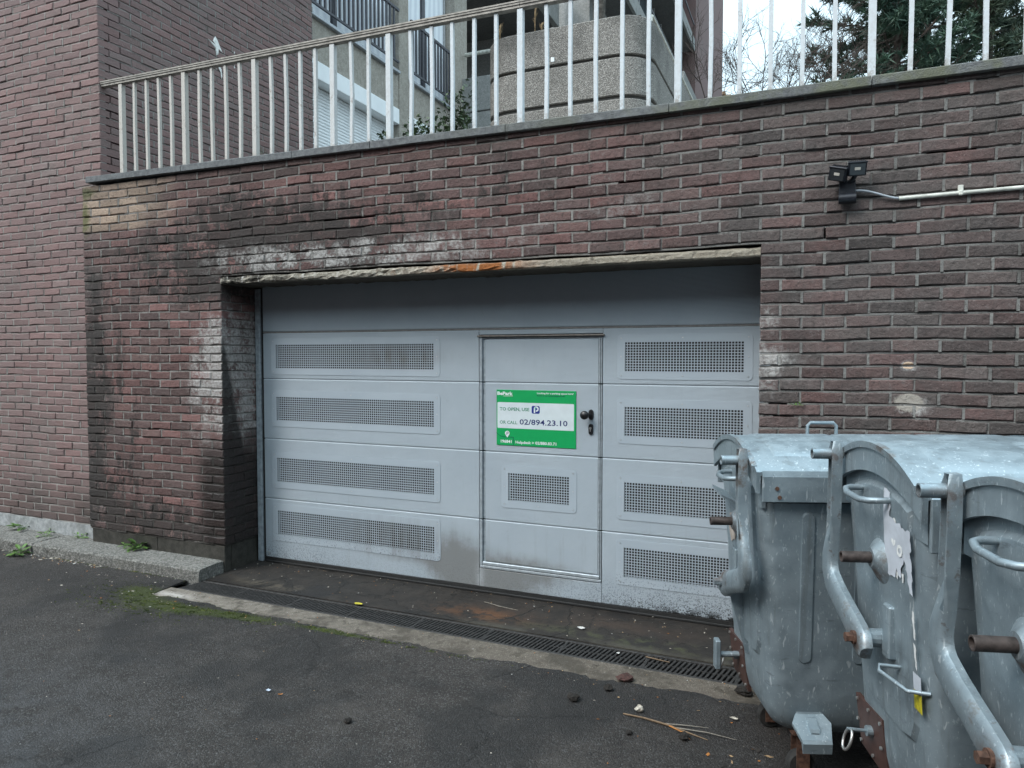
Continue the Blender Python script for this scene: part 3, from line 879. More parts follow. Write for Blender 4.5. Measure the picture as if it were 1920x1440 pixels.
def vent_plate(px0, px1, pz0, pz1, hx0, hx1, hz0, hz1, nx, nz, y=DOORY - .0028):
    mb = MB(); r = .028; out = []
    for cx, cz, a0 in ((px1 - r, pz0 + r, -90), (px1 - r, pz1 - r, 0), (px0 + r, pz1 - r, 90), (px0 + r, pz0 + r, 180)):
        for k in range(5):
            a = R(a0 + 22.5 * k); out.append((cx + r * math.cos(a), cz + r * math.sin(a)))
    inn = [(hx1, hz0), (hx1, hz1), (hx0, hz1), (hx0, hz0)]
    vs = [(x, y, z) for x, z in out] + [(x, y, z) for x, z in inn] + [(x, y + .0026, z) for x, z in out]
    fs = []
    for c in range(4):
        for k in range(4): fs.append((c * 5 + k, c * 5 + k + 1, 20 + c))
        fs.append((c * 5 + 4, (c * 5 + 5) % 20, 20 + (c + 1) % 4, 20 + c))
    for k in range(20): fs.append((24 + k, 24 + (k + 1) % 20, (k + 1) % 20, k))
    mb.add(vs, fs)
    # square holes as a true lattice
    pxx = (hx1 - hx0) / nx; pzz = (hz1 - hz0) / nz; q = .30
    X = []; Z = []
    for i in range(nx): X += [hx0 + i * pxx + pxx * q / 2, hx0 + (i + 1) * pxx - pxx * q / 2]
    for k in range(nz): Z += [hz0 + k * pzz + pzz * q / 2, hz0 + (k + 1) * pzz - pzz * q / 2]
    X = [hx0] + X + [hx1]; Z = [hz0] + Z + [hz1]
    o = len(mb.v); nxv = len(X)
    for z in Z:
        for x in X: mb.v.append((x, y, z)); mb.r.append(0)
    for k in range(len(Z) - 1):
        for i in range(len(X) - 1):
            if i % 2 == 1 and k % 2 == 1: continue
            a = o + k * nxv + i; mb.f.append([a, a + 1, a + nxv + 1, a + nxv]); mb.mi.append(0)
    return mb
def screws(px0, px1, pz0, pz1, y):
    mb = MB(); d = .026
    for x in (px0 + d, (px0 + px1) / 2, px1 - d):
        for z in (pz0 + d, (pz0 + pz1) / 2, pz1 - d):
            if x == (px0 + px1) / 2 and z == (pz0 + pz1) / 2: continue
            mb.tube([(x, y, z), (x, y - .0025, z)], .0042, 6)
    return mb
WX0, WX1 = 1.998, 2.914
def vent(parent, loc, px0, px1, pz0, pz1, hx0, hx1, hz0, hz1, nx, nz):
    v = off(vent_plate(px0, px1, pz0, pz1, hx0, hx1, hz0, hz1, nx, nz), loc).obj('vent_grille', MAT['plate'], parent)
    s = off(screws(px0, px1, pz0, pz1, DOORY - .0028), loc).obj('screws', MAT['steel'], v); s['kind'] = 'stuff'
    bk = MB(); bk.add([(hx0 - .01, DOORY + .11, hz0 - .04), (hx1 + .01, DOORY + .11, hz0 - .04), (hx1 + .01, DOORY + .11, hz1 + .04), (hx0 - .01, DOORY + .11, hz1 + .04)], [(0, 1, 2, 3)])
    off(bk, loc).obj('painted_vent_dark', MAT['dark'], parent)  # dark sheet painted in for the unlit space behind the holes
HC = [.350, .795, 1.300, 1.730]
HW = [(.247, .452), (.690, .893), (1.202, 1.399), (1.633, 1.829)]
for r in range(4):
    z0, z1 = JZ[r], JZ[r + 1]; hz0, hz1 = HW[r]; pz0, pz1 = hz0 - .052, hz1 + .052
    hl = (.134, 1.622, hz0, hz1)
    off(panel(.003, WX0 - .004, z0, z1, hl), DL).obj('door_panel', MAT['door'], door)
    vent(door, DL, .083, 1.674, pz0, pz1, *hl, 78, 11)
    hr = (3.067, 3.826, hz0, hz1)
    off(panel(WX1 + .004, 4.06, z0, z1, hr), DL).obj('door_panel', MAT['door'], door)
    vent(door, DL, 3.018, 3.878, pz0, pz1, *hr, 40, 11)
off(panel(.003, 4.06, JZ[4] + .012, JZ[5]), DL).obj('door_panel', MAT['door'], door)
b = MB(); b.box(.003, 4.06, DOORY + .002, DOORY + .03, JZ[4] + .001, JZ[4] + .011); off(b, DL).obj('meeting_rail', plain('worn_meeting_rail', (.20, .19, .18), .6), door)
# strips above and below the wicket
off(panel(WX0 - .003, WX1 + .003, 1.888, JZ[4], bev=.004), DL).obj('door_panel', MAT['door'], door)
off(panel(WX0 - .003, WX1 + .003, JZ[0], .186, bev=.004), DL).obj('door_panel', MAT['door'], door)
b = MB(); b.box(-.02, 4.06, DOORY + .115, DOORY + .14, .02, 2.42); off(b, DL).obj('inner_skin', MAT['dark'], door)  # inner sheet coloured near-black, as if unlit
b = MB(); b.box(0, 4.06, DOORY + .004, DOORY + .03, .0045, .047, bev=.004); b.box(0, 4.06, DOORY - .006, DOORY + .004, .006, .022, bev=.003)
off(b, DL).obj('bottom_seal', MAT['rubber'], door)
b = MB(); b.box(-.072, -.022, DOORY - .012, DOORY + .03, .006, 2.29, bev=.003); off(b, DL).obj('guide_rail', MAT['guide'], door)
b = MB(); b.box(-.0215, -.002, DOORY + .006, DOORY + .03, .006, 2.29); off(b, DL).obj('guide_seal', MAT['rubber'], door)
# wicket door
wk = bpy.data.objects.new('wicket_door', None); COL.objects.link(wk); wk.parent = door; wk.location = (WX0 - DL[0], 0, .19)
WKL = (WX0, DOORY, .19)
IW0, IW1 = 2.044, 2.888
def wob(mb, name, mat, **k): return off(mb, WKL).obj(name, mat, wk, **k)
zz = [.238, .5464, 1.0464, 1.5464, 1.858]
for r in range(4):
    hole = None
    if r == 1: hole = (2.222, 2.684, .700, .901)
    wob(panel(IW0, IW1, zz[r], zz[r + 1], hole), 'wicket_panel', MAT['door'])
vent(wk, WKL, 2.171, 2.738, .648, .953, 2.222, 2.684, .700, .901, 25, 11)
for r in range(4):
    za, zb = zz[r] - (.03 if r == 0 else -.004), zz[r + 1] - (.004 if r < 3 else -.012)
    b = MB(); b.box(2.000, 2.022, DOORY - .007, DOORY + .03, za, zb, bev=.003); wob(b, 'hinge_stile', MAT['profile'])
    b = MB(); b.box(2.0225, 2.042, DOORY + .008, DOORY + .03, za, zb, bev=.002); wob(b, 'stile_recess', MAT['guide'])
    b = MB(); b.box(2.889, 2.902, DOORY - .002, DOORY + .03, za, zb, bev=.003); b2 = MB(); wob(b, 'lock_stile', MAT['profile'])
    b2.box(2.9055, 2.914, DOORY - .002, DOORY + .03, za, zb, bev=.002); wob(b2, 'frame_stile', MAT['profile'])
b = MB(); b.box(2.023, 2.903, DOORY - .009, DOORY + .03, .212, .2365, bev=.004); wob(b, 'kick_rail', MAT['profile'])
b = MB(); b.box(2.000, 2.914, DOORY - .005, DOORY + .03, .1885, .209, bev=.004); wob(b, 'sill_rail', MAT['profile'])
b = MB(); b.box(2.003, 2.914, DOORY - .001, DOORY + .03, 1.859, 1.870, bev=.002); wob(b, 'head_rail', MAT['profile'])
b = MB(); b.box(1.985, 2.932, DOORY - .020, DOORY + .003, 1.8725, 1.884, bev=.003); wob(b, 'drip_rail', plain('weathered_drip_rail', (.21, .19, .17), .55, .3))
def cap_plate(cx, cz, w, h, y0, y1, n=7):
    r = w / 2; pts = []
    for k in range(n + 1): a = math.pi * k / n; pts.append((cx + r * math.cos(a), cz + h / 2 - r + r * math.sin(a)))
    for k in range(n + 1): a = math.pi + math.pi * k / n; pts.append((cx + r * math.cos(a), cz - h / 2 + r + r * math.sin(a)))
    mb = MB(); mb.prism(pts, lambda a, c: (a, y0, c), lambda a, c: (a, y1, c), inset=.003); return mb
wob(cap_plate(2.838, 1.337, .034, .072, DOORY, DOORY - .012), 'knob_plate', MAT['black'], fixn=True)
b = MB(); prof = [(0, .011), (.018, .011), (.028, .016), (.034, .026), (.044, .030), (.056, .029), (.064, .022), (.067, 0.0)]
rings = []
for d, r in prof: rings.append([(2.838 - .030 * min(1, d / .03) + r * math.cos(k * math.pi / 9), DOORY - .012 - d, 1.337 + r * math.sin(k * math.pi / 9)) for k in range(18)])
b.ring_loft(rings); wob(b, 'door_knob', MAT['black'], smooth=50, fixn=True)
wob(cap_plate(2.837, 1.237, .033, .076, DOORY, DOORY - .010), 'lock_plate', MAT['black'], fixn=True)
b = MB(); b.tube([(2.836, DOORY - .010, 1.245), (2.836, DOORY - .0145, 1.245)], .0085, 12); b.box(2.8325, 2.8395, DOORY - .0145, DOORY - .010, 1.222, 1.24, bev=.001)
wob(b, 'lock_cylinder', MAT['steel'])
# door stop bracket low on the left
b = MB(); b.box(.012, .045, DOORY - .004, DOORY + .0, .085, .092); b.box(.040, .045, DOORY - .004, DOORY, .058, .085); off(b, DL).obj('corner_bracket', MAT['steel'], door)

# ---------------------------------------------------------------- sign on the wicket door
def flat(name, c, rough=.4): return plain(name, c, rough, 0, .03, 20)
MAT['green'] = flat('sign_green', (.004, .300, .085)); MAT['white'] = flat('sign_white', (.66, .69, .70)); MAT['navy'] = flat('sign_navy', (.012, .02, .115))
MAT['dgreen'] = flat('sign_text_green', (.035, .20, .115)); MAT['teal'] = flat('sign_dark_text', (.006, .055, .060)); MAT['panelw'] = flat('sign_panel', (.56, .62, .64))
SX0, SX1, SZ0, SZ1 = 2.135, 2.732, 1.098, 1.495
SL = ((SX0 + SX1) / 2, DOORY - .0005, SZ0)
sign = thing('parking_sign', SL, 'green and white parking sign with phone numbers screwed to the wicket door', 'sign')
SY = DOORY - .0045
b = MB(); b.box(SX0, SX1, SY, DOORY - .0005, SZ0, SZ1, bev=.001); off(b, SL).obj('sign_board', MAT['green'], sign)
def rrect(x0, x1, z0, z1, r, y, n=4):
    pts = []
    for cx, cz, a0 in ((x1 - r, z0 + r, -90), (x1 - r, z1 - r, 0), (x0 + r, z1 - r, 90), (x0 + r, z0 + r, 180)):
        for k in range(n + 1): a = R(a0 + 90 / n * k); pts.append((cx + r * math.cos(a), y, cz + r * math.sin(a)))
    mb = MB(); mb.add(pts, [tuple(range(len(pts)))]); return mb
SU = (SX1 - SX0) / 823.0            # one pixel of the close-up, across
def sx(p): return SX0 + (p - 287) * SU
def sz(p, px=287): return SZ1 - (p - 718 - (px - 287) * .0245) * (SZ1 - SZ0) / 577.0
off(rrect(sx(297), sx(1090), sz(1117, 297), sz(848, 297), .006, SY - .0004), SL).obj('white_field', MAT['panelw'], sign)
def text(s, x, z, h, mat, name='lettering', bold=0.0, width=None, y=None, parent=None, loc=None, rot=None):
    cu = bpy.data.curves.new(name, 'FONT'); cu.body = s; cu.size = 1.0; cu.offset = bold; cu.resolution_u = 2
    o = bpy.data.objects.new(name, cu); COL.objects.link(o)
    dg = bpy.context.evaluated_depsgraph_get(); me = bpy.data.meshes.new_from_object(o.evaluated_get(dg))
    bpy.data.objects.remove(o); bpy.data.curves.remove(cu)
    xs = [v.co.x for v in me.vertices]; zs = [v.co.y for v in me.vertices]
    # capital height of the built-in face
    k = h / .729; kx = k if width is None else width / (max(xs) - min(xs)); x_min = min(xs)
    for v in me.vertices:
        a, c = (v.co.x - x_min) * kx, v.co.y * k
        v.co = (a, 0, c)
    me.materials.clear(); me.materials.append(mat); me.name = name
    o = bpy.data.objects.new(name, me); COL.objects.link(o)
    o.parent = parent or sign; lo = loc or SL
    o.location = (x - lo[0], (SY - .0008 if y is None else y) - lo[1], z - lo[2])
    if rot: o.rotation_euler = rot
    return o
text('BePark', sx(296), sz(772, 296), .024, MAT['white'], bold=.04, width=(462 - 296) * SU)
b = MB(); b.add([(sx(362), SY - .0007, sz(787, 362)), (sx(462), SY - .0007, sz(787, 462)), (sx(462), SY - .0007, sz(783, 462)), (sx(362), SY - .0007, sz(783, 362))], [(0, 1, 2, 3)]); off(b, SL).obj('underline', MAT['white'], sign)
text('Looking for a parking space here?', sx(716), sz(765, 716), .0125, MAT['white'], bold=.02, width=(1086 - 716) * SU)
text('Rent it on www.bepark.eu', sx(716), sz(790, 716), .0120, MAT['teal'], bold=.012, width=(998 - 716) * SU)
text('TO OPEN, USE', sx(322), sz(934, 322), .0235, MAT['dgreen'], bold=.022, width=(636 - 322) * SU)
text('OR CALL', sx(322), sz(1072, 322), .0235, MAT['dgreen'], bold=.016, width=(510 - 322) * SU)
text('02/894.23.10', sx(534), sz(1078, 534), .0385, MAT['navy'], bold=.016, width=(1026 - 534) * SU)
ic = off(rrect(sx(660), sx(744), sz(966, 660), sz(886, 660), .011, SY - .0007), SL).obj('app_icon', flat('icon_blue', (.012, .03, .21)), sign)
def icon_p(x0, z0, w, h, mat, y, name, parent, loc):
    """a pin-like P: bowl, stem"""
    mb = MB(); cx, cz, r = x0 + w * .58, z0 + h * .66, w * .34
    n = 16; o = []; i2 = []
    for k in range(n + 1):
        a = R(200 - 300 * k / n); o.append((cx + r * math.cos(a), y, cz + r * math.sin(a))); i2.append((cx + r * .45 * math.cos(a), y, cz + r * .45 * math.sin(a)))
    mb.add(o + i2, [(k + 1, k, n + 1 + k, n + 2 + k) for k in range(n)])
    mb.add([(cx - r, y, z0 + h * .06), (cx - r * .42, y, z0 + h * .06), (cx - r * .42, y, cz - r * .2), (cx - r, y, cz - r * .2)], [(0, 1, 2, 3)])
    q = off(mb, loc).obj(name, mat, parent); return q
icon_p(sx(664), sz(962, 664), 76 * SU, .046, MAT['white'], SY - .0011, 'icon_letter', sign, SL)
b = MB(); x, z = sx(690), sz(907, 690); b.add([(x, SY - .0012, z), (x + .014, SY - .0012, z + .008), (x + .010, SY - .0012, z - .010)], [(0, 2, 1)]); off(b, SL).obj('icon_leaf', flat('icon_teal', (.02, .32, .25)), sign)
# map pin and route line
b = MB(); cx, cz, r = sx(403), sz(1172, 403), .0175; pts = []
for k in range(15): a = R(-35 + 250 * k / 14); pts.append((cx + r * math.cos(a), SY - .0009, cz + r * math.sin(a)))
pts.append((cx, SY - .0009, cz - .031)); b.add(pts, [tuple(range(len(pts)))]); off(b, SL).obj('map_pin', MAT['white'], sign)
icon_p(cx - .0115, cz - .0135, .024, .026, flat('pin_grey', (.12, .13, .16)), SY - .0013, 'pin_letter', sign, SL)
def strip_line(pts, w, name, mat):
    mb = MB()
    for (xa, za), (xb, zb) in zip(pts[:-1], pts[1:]):
        d = math.hypot(xb - xa, zb - za); nx_, nz_ = -(zb - za) / d * w / 2, (xb - xa) / d * w / 2
        e = w * .45; ux, uz = (xb - xa) / d * e, (zb - za) / d * e
        mb.add([(xa - ux - nx_, 0, za - uz - nz_), (xb + ux - nx_, 0, zb + uz - nz_), (xb + ux + nx_, 0, zb + uz + nz_), (xa - ux + nx_, 0, za - uz + nz_)], [(0, 1, 2, 3)])
    mb.v = [(p[0], SY - .0006, p[2]) for p in mb.v]
    return off(mb, SL).obj(name, mat, sign)
strip_line([(sx(288), sz(1168, 288)), (sx(310), sz(1188, 310)), (sx(335), sz(1203, 335)), (sx(365), sz(1210, 365)), (sx(468), sz(1213, 468)), (sx(468), SZ0 + .003)], .0036, 'route_line', MAT['teal'])
text('196841', sx(333), sz(1270, 333), .0215, MAT['white'], bold=.03, width=(450 - 333) * SU)
text('Helpdesk > 02/880.83.71', sx(491), sz(1276, 491), .0205, MAT['white'], bold=.025, width=(914 - 491) * SU)

# ---------------------------------------------------------------- railing on the wall
MAT['rail'] = None
def rail_mat():
    m = M('weathered_white_paint'); P, X, Y, Z = m.pos()
    n1 = m.noise(7, 5, .7); n2 = m.noise(45, 4, .7)
    c = m.mix(X.ss(-.5, 2.2), (.45, .42, .385), (.55, .59, .62))
    c = m.mix(n2.ss(.3, .7) * .25, c, (.34, .30, .26))
    c = m.mix((n1.ss(.58, .72) * n2.ss(.45, .6)) * .7, c, (.14, .085, .05))
    c = m.mix(Z.ss(3.36, 3.24) * n2.ss(.35, .6) * .6, c, (.17, .13, .09))
    return m.fin(c, .55, 0, n2, .0008, .35)
MAT['rail'] = rail_mat()
MAT['handrail'] = plain('weathered_handrail', (.27, .245, .215), .6, .1, .3, 25, .0008)
RL = (1.5, .12, 3.25)
rail = thing('railing', RL, 'white painted metal railing with a grey handrail standing on the wall coping', 'railing')
BX = [-1.275, -1.121, -0.979, -0.839, -0.701, -0.548, -0.385, -0.252, -0.11, 0.035, 0.189, 0.345, 0.488, 0.628, 0.768, 0.928, 1.086, 1.239, 1.412, 1.588, 1.757, 1.917, 2.086, 2.247, 2.423, 2.602, 2.766, 2.936, 3.103, 3.269, 3.446, 3.633, 3.801, 3.971, 4.138, 4.306, 4.489, 4.674, 4.846, 5.017, 5.19, 5.36, 5.535, 5.70, 5.87, 6.04, 6.21, 6.38, 6.56, 6.73]
POSTS = {-1.275, -0.548, 0.189, 0.928, 1.412, 2.423, 3.446, 4.489, 5.535, 6.56}
rg = random.Random(12)
def rail_z(x): return 4.078 - (x + 1.4) * .0155
for x in BX:
    w = .019 if x in POSTS else .0115
    zt = rail_z(x) - .018; zb = cop_z(x) + .045
    b = MB(); a = rg.gauss(0, .0035) if x not in POSTS else 0; c = rg.gauss(0, .0025) if x not in POSTS else 0
    zm = (zt + zb) / 2
    rings = []
    for z, dx, dy in ((zb, 0, 0), (zm, a, c), (zt, 0, 0)):
        rings.append([(x - w + dx, .12 - w + dy, z), (x + w + dx, .12 - w + dy, z), (x + w + dx, .12 + w + dy, z), (x - w + dx, .12 + w + dy, z)])
    b.ring_loft(rings)
    off(b, RL).obj('post' if x in POSTS else 'baluster', MAT['rail'], rail)
for (xa, xb) in ((-1.50, 2.423), (2.426, 6.9)):
    b = MB()
    for y0, y1, d0, d1 in ((.090, .150, .006, .020), (.096, .144, -.012, .006), (.086, .154, .020, .030)):
        vs = [(x, y, rail_z(x) + d) for d in (d0, d1) for x, y in ((xa, y0), (xb, y0), (xb, y1), (xa, y1))]
        b.add(vs, [(3, 2, 1, 0), (4, 5, 6, 7), (0, 1, 5, 4), (1, 2, 6, 5), (2, 3, 7, 6), (3, 0, 4, 7)])
    off(b, RL).obj('handrail', MAT['handrail'], rail)

# ---------------------------------------------------------------- twin floodlight, cable, conduit
MAT['lampbody'] = plain('black_lamp_metal', (.012, .014, .02), .45, .2)
MAT['lampglass'] = plain('smoked_lamp_glass', (.03, .033, .036), .12)
LL = (4.377, -.01, 2.59)
lamp = thing('floodlight', LL, 'small black twin-headed floodlight fixed high on the dark brick wall', 'floodlight')
b = MB(); b.box(4.335, 4.415, -.045, -.006, 2.585, 2.675, bev=.004); off(b, LL).obj('wall_box', MAT['lampbody'], lamp)
b = MB(); b.tube([(4.333, -.045, 2.578), (4.417, -.045, 2.578)], .028, 14); off(b, LL).obj('motion_sensor', MAT['lampbody'], lamp, smooth=40)
for (cx, cz, roll, yaw, tilt) in ((4.328, 2.703, 18, -24, 22), (4.418, 2.722, 0, 6, 24)):
    mtx = Matrix.Translation((cx, -.085, cz)) @ Matrix.Rotation(R(yaw), 4, 'Z') @ Matrix.Rotation(R(tilt), 4, 'X') @ Matrix.Rotation(R(roll), 4, 'Y')
    h = MB(); h.box(-.044, .044, -.018, .020, -.036, .036, mat=mtx, bev=.004)
    for k in range(9): h.box(-.040 + k * .0096, -.0375 + k * .0096, .018, .036, -.034, .040, mat=mtx)
    h.box(-.047, .047, -.022, -.012, .031, .040, mat=mtx, bev=.002)
    hd = off(h, LL).obj('lamp_head', MAT['lampbody'], lamp)
    g = MB(); g.box(-.036, .036, -.0205, -.017, -.029, .029, mat=mtx); off(g, LL).obj('lens', MAT['lampglass'], hd)
    g = MB(); g.box(-.014, .014, -.0222, -.0206, -.004, .010, mat=mtx, bev=.0015); off(g, LL).obj('diode', plain('pale_diode', (.60, .56, .50), .4), hd)
    a = MB(); a.tube([(cx, -.07, cz - .02), (4.375 + (cx - 4.373) * .5, -.05, 2.672), (4.375, -.03, 2.66)], .012, 8); off(a, LL).obj('swivel_arm', MAT['lampbody'], lamp)
CL = (4.9, -.012, 2.57)
cable = tag(MB().obj('cable', MAT['rubber']), 'thin grey cable sagging from the floodlight to the white conduit', 'cable')
b = MB(); pts = []
for i in range(13):
    t = i / 12; x = 4.415 + t * .215; z = 2.618 + .004 * math.sin(t * 3) - .055 * t * t * (3 - 2 * t); pts.append((x, -.030 + .018 * t, z))
b.tube(pts, .0062, 8); me = b.mesh('cable', plain('grey_cable', (.30, .33, .36), .5), True)
old = cable.data; cable.data = me; bpy.data.meshes.remove(old)
cond = thing('conduit', CL, 'white plastic electrical conduit running along the brick wall from the floodlight cable', 'conduit')
MAT['pvc'] = plain('dirty_white_pvc', (.50, .50, .45), .5, 0, .25, 18)
b = MB(); b.tube([(4.623, -.012, 2.563), (5.17, -.012, 2.572), (7.2, -.012, 2.59)], .0105, 12); off(b, CL).obj('pipe', MAT['pvc'], cond, smooth=40)
for x, z in ((4.900, 2.568), (5.75, 2.577), (6.6, 2.585)):
    b = MB(); b.box(x - .012, x + .012, -.014, .0, z + .008, z + .040, bev=.002); b.box(x - .010, x + .010, -.025, -.001, z - .013, z + .012, bev=.003); off(b, CL).obj('pipe_clip', MAT['pvc'], cond)

# ---------------------------------------------------------------- waste containers
def galv(name, worn=0.0):
    m = M(name); P, X, Y, Z = m.objpos()
    n1 = m.noise(2.2, 5, .6, P); n2 = m.noise(14, 5, .65, P); n3 = m.noise(85, 3, .7, P)
    fl = m.noise(1, 3, .7, v=m.vec(X * 95.0, Y * 95.0, Z * 38.0)); fl2 = m.noise(1, 2, .6, v=m.vec(X * 60.0, Y * 60.0, Z * 18.0), dist=.6)
    st = m.noise(1, 4, .6, v=m.vec(X * 20.0, Y * 20.0, Z * 1.7))
    c = m.mix(n2.ss(.3, .7), (.235, .290, .322), (.295, .355, .388))
    c = m.mix(n1.ss(.42, .68) * .35, c, (.235, .275, .295))
    c = m.mix(m.noise(5, 5, .7, P, .8).ss(.52, .66) * .10, c, (.42, .49, .53))
    c = m.mix(m.noise(1, 4, .7, v=m.vec(X * 9.0 + Z * 14.0, Y * 9.0 + Z * 14.0, Z * 30.0)).ss(.60, .70) * .55, c, (.14, .168, .188))
    c = m.mix(fl.ss(.60, .70) * .5, c, (.56, .64, .69))
    c = m.mix(fl2.ss(.64, .72) * .6, c, (.66, .72, .75))
    c = m.mix(st.ss(.54, .72) * .5, c, (.15, .17, .175))
    if worn:
        rb = (m.gauss(Y, 0, .055, Z, 1.02, .07) + m.gauss(Y, 0, .07, Z, .79, .05) + m.gauss(Y, .25, .04, Z, 1.37, .03) * .7) * n2.ss(.25, .55) * m.noise(30, 3, .7, P).ss(.3, .6)
        c = m.mix((rb * .9).clamp(), c, (.11, .058, .034))
        ru = m.noise(7, 5, .7, P); c = m.mix((ru.ss(.54, .68) * worn).clamp(), c, (.125, .085, .060))
        c = m.mix((m.noise(20, 4, .7, P).ss(.6, .7) * worn * .7).clamp(), c, (.10, .05, .03))
    rgh = n2.ss(.3, .7, .42, .60)
    return m.fin(c, rgh, .58, n3 * .4 + n2, .0014, .5)
MAT['galv'] = galv('galvanised_steel'); MAT['galvw'] = galv('worn_galvanised_steel', .75)
MAT['rust'] = plain('rusted_steel', (.095, .050, .034), .85, .2, .45, 60, .002)
MAT['rustd'] = plain('dark_rusted_tube', (.075, .060, .055), .6, .5, .4, 40, .001)
MAT['brownplate'] = plain('brown_painted_plate', (.062, .030, .024), .55, 0, .2, 25)
MAT['tyre'] = plain('caster_rubber', (.02, .019, .018), .8, 0, .3, 40)
BL_, HLID = 1.22, .34
def arch(v): return 1.455 - (.635 - math.sqrt(.635 ** 2 - min(abs(v), .36) ** 2))
def wall_u(z): return .018 if z > 1.22 else .018 + .066 * (1.22 - z)

def make_bin(loc, rz, label, drop=0.0, plate_side=1, extras=(), group='galvanised waste containers in a row', tubemat='galv'):
    t = thing('waste_container', loc, label, 'waste container', rz, group)
    D = drop
    def ob(mb, name, mat, parent=None, zoff=True, **k):
        if zoff: mb.v = [(p[0], p[1], p[2] - D) for p in mb.v]
        k.setdefault('fixn', True)
        return mb.obj(name, mat, parent or t, **k)
    X = lambda e, u: e * (BL_ / 2 - u)
    # body
    def ring(hl, hw, r, z, n=6):
        pts = []
        for cx, cy, a0 in ((hl - r, -hw + r, -90), (hl - r, hw - r, 0), (-hl + r, hw - r, 90), (-hl + r, -hw + r, 180)):
            for k in range(n + 1): a = R(a0 + 90 / n * k); pts.append((cx + r * math.cos(a), cy + r * math.sin(a), z))
        return pts
    b = MB(); rings = []
    for z, hl, hw, r in ((.262, .42, .19, .10), (.266, .455, .225, .11), (.285, .492, .256, .105), (.325, .518, .277, .09), (.38, .532, .287, .08), (.45, .5405, .292, .075), (.7, .5575, .300, .065), (1.0, .5775, .309, .06), (1.2, .5907, .315, .05), (1.225, .590, .316, .05), (1.225, .575, .30, .05), (1.20, .575, .30, .05)):
        rings.append(ring(hl, hw, r, z))
    b.ring_loft(rings)
    for e in (1, -1):            # arched top of each end wall
        n = 16; pts = [(-.315, 1.205)] + [(-.315 + .63 * k / n, arch(-.315 + .63 * k / n) - .012) for k in range(n + 1)] + [(.315, 1.205)]
        b.prism(pts, lambda y, z: (X(e, .034), y, z), lambda y, z: (X(e, .018), y, z))
    body = ob(b, 'body', MAT['galv'], smooth=35)
    for e in (1, -1):            # pressed panel of each end wall
        n = 12; pts = [(-.12, .545), (-.18, .56), (-.210, .62)] + [(-.228 + .456 * k / n, arch(-.228 + .456 * k / n) - .125) for k in range(n + 1)] + [(.210, .62), (.18, .56), (.12, .545)]
        b = MB()
        b.prism(pts, lambda y, z: (X(e, wall_u(z) + .002), y, z), lambda y, z: (X(e, wall_u(z) - .013), y, z), inset=.020)
        ob(b, 'end_panel', MAT['galv'], body)
    for s in (1, -1):            # long ribs on both sides
        for x in (-.41, -.2, 0, .2, .41):
            pts = []
            for k in range(9): a = math.pi * k / 8; pts.append((x + .024 * math.cos(a), 1.17 + .024 * math.sin(a)))
            for k in range(9): a = math.pi + math.pi * k / 8; pts.append((x + .024 * math.cos(a), .60 + .024 * math.sin(a)))
            hw = lambda z: .316 - .024 * (1.22 - z) / .72
            b = MB(); b.prism(pts, lambda a, z: (a, s * (hw(z) - .003), z), lambda a, z: (a, s * (hw(z) + .007), z), inset=.008)
            ob(b, 'side_rib', MAT['galv'], body)
    # lid: arched shell, crown lips, end bands, front band
    b = MB(); n = 28; o = [(-.345 + .69 * k / n) for k in range(n + 1)]
    sec = [(y, arch(y)) for y in o] + [(.345, 1.338), (.336, 1.338)] + [(y, arch(y) - .006) for y in reversed(o[1:-1])] + [(-.336, 1.338), (-.345, 1.338)]
    xs_ = [-.622, -.3, 0, .3, .622]
    b.ring_loft([[(x, y, z) for y, z in sec] for x in xs_])
    lid = ob(b, 'lid', MAT['galv'], smooth=30)
    for xa, xb in ((-.53, -.20), (-.165, .165), (.20, .53)):          # pressed fields on the crown
        b = MB(); ya, yb = -.255, .255; k2 = 12
        base = []; topr = []
        loop = [(xa, ya + (yb - ya) * k / k2) for k in range(k2 + 1)] + [(xb, yb - (yb - ya) * k / k2) for k in range(k2 + 1)]
        g = .014
        lo2 = [(x + (g if x == xa else -g), max(ya + g, min(yb - g, y))) for x, y in loop]
        vs = [(x, y, arch(y) - .001) for x, y in loop] + [(x, y, arch(y) + .006) for x, y in lo2]
        N = len(loop); fs = [(i, (i + 1) % N, N + (i + 1) % N, N + i) for i in range(N)]
        for k in range(k2): fs.append((N + k, N + k + 1, N + 2 * k2 - k, N + 2 * k2 + 1 - k))
        b.add(vs, fs); ob(b, 'lid_pressing', MAT['galv'], lid, smooth=30)
    for e in (1, -1):
        b = MB(); n = 24; vs = []
        oo = [(-.346 + .692 * k / n) for k in range(n + 1)]
        pts_o = [(y, arch(y)) for y in oo]; pts_i = [(y * .985, arch(y) - .095 + .012 * abs(y / .346) ** 2) for y in oo]
        poly_f = lambda u: [(X(e, u), y, z) for y, z in pts_o] + [(X(e, u), y, z) for y, z in reversed(pts_i)]
        b.v = poly_f(.004) + poly_f(-.012); b.r = [0] * len(b.v); N = 2 * (n + 1)
        for k in range(n):
            for base, fl in ((0, 1), (N, 0)):
                q = [base + k, base + k + 1, base + N - 2 - k, base + N - 1 - k]; b.f.append(q if fl else q[::-1]); b.mi.append(0)
        for k in range(N): b.f.append([k, (k + 1) % N, N + (k + 1) % N, N + k]); b.mi.append(0)
        ob(b, 'lid_end_plate', MAT['galv'], lid, smooth=35)
        b = MB(); secs = []
        for y in oo[1:-1]:
            z = arch(y); secs.append([(X(e, -.011), y, z - .020), (X(e, -.021), y, z - .018), (X(e, -.023), y, z + .003), (X(e, -.002), y, z + .004)])
        b.ring_loft(secs); ob(b, 'crown_lip', MAT['galvw'], lid, smooth=35)
    b = MB(); b.box(-.60, .60, .340, .352, 1.235, 1.338, bev=.003)
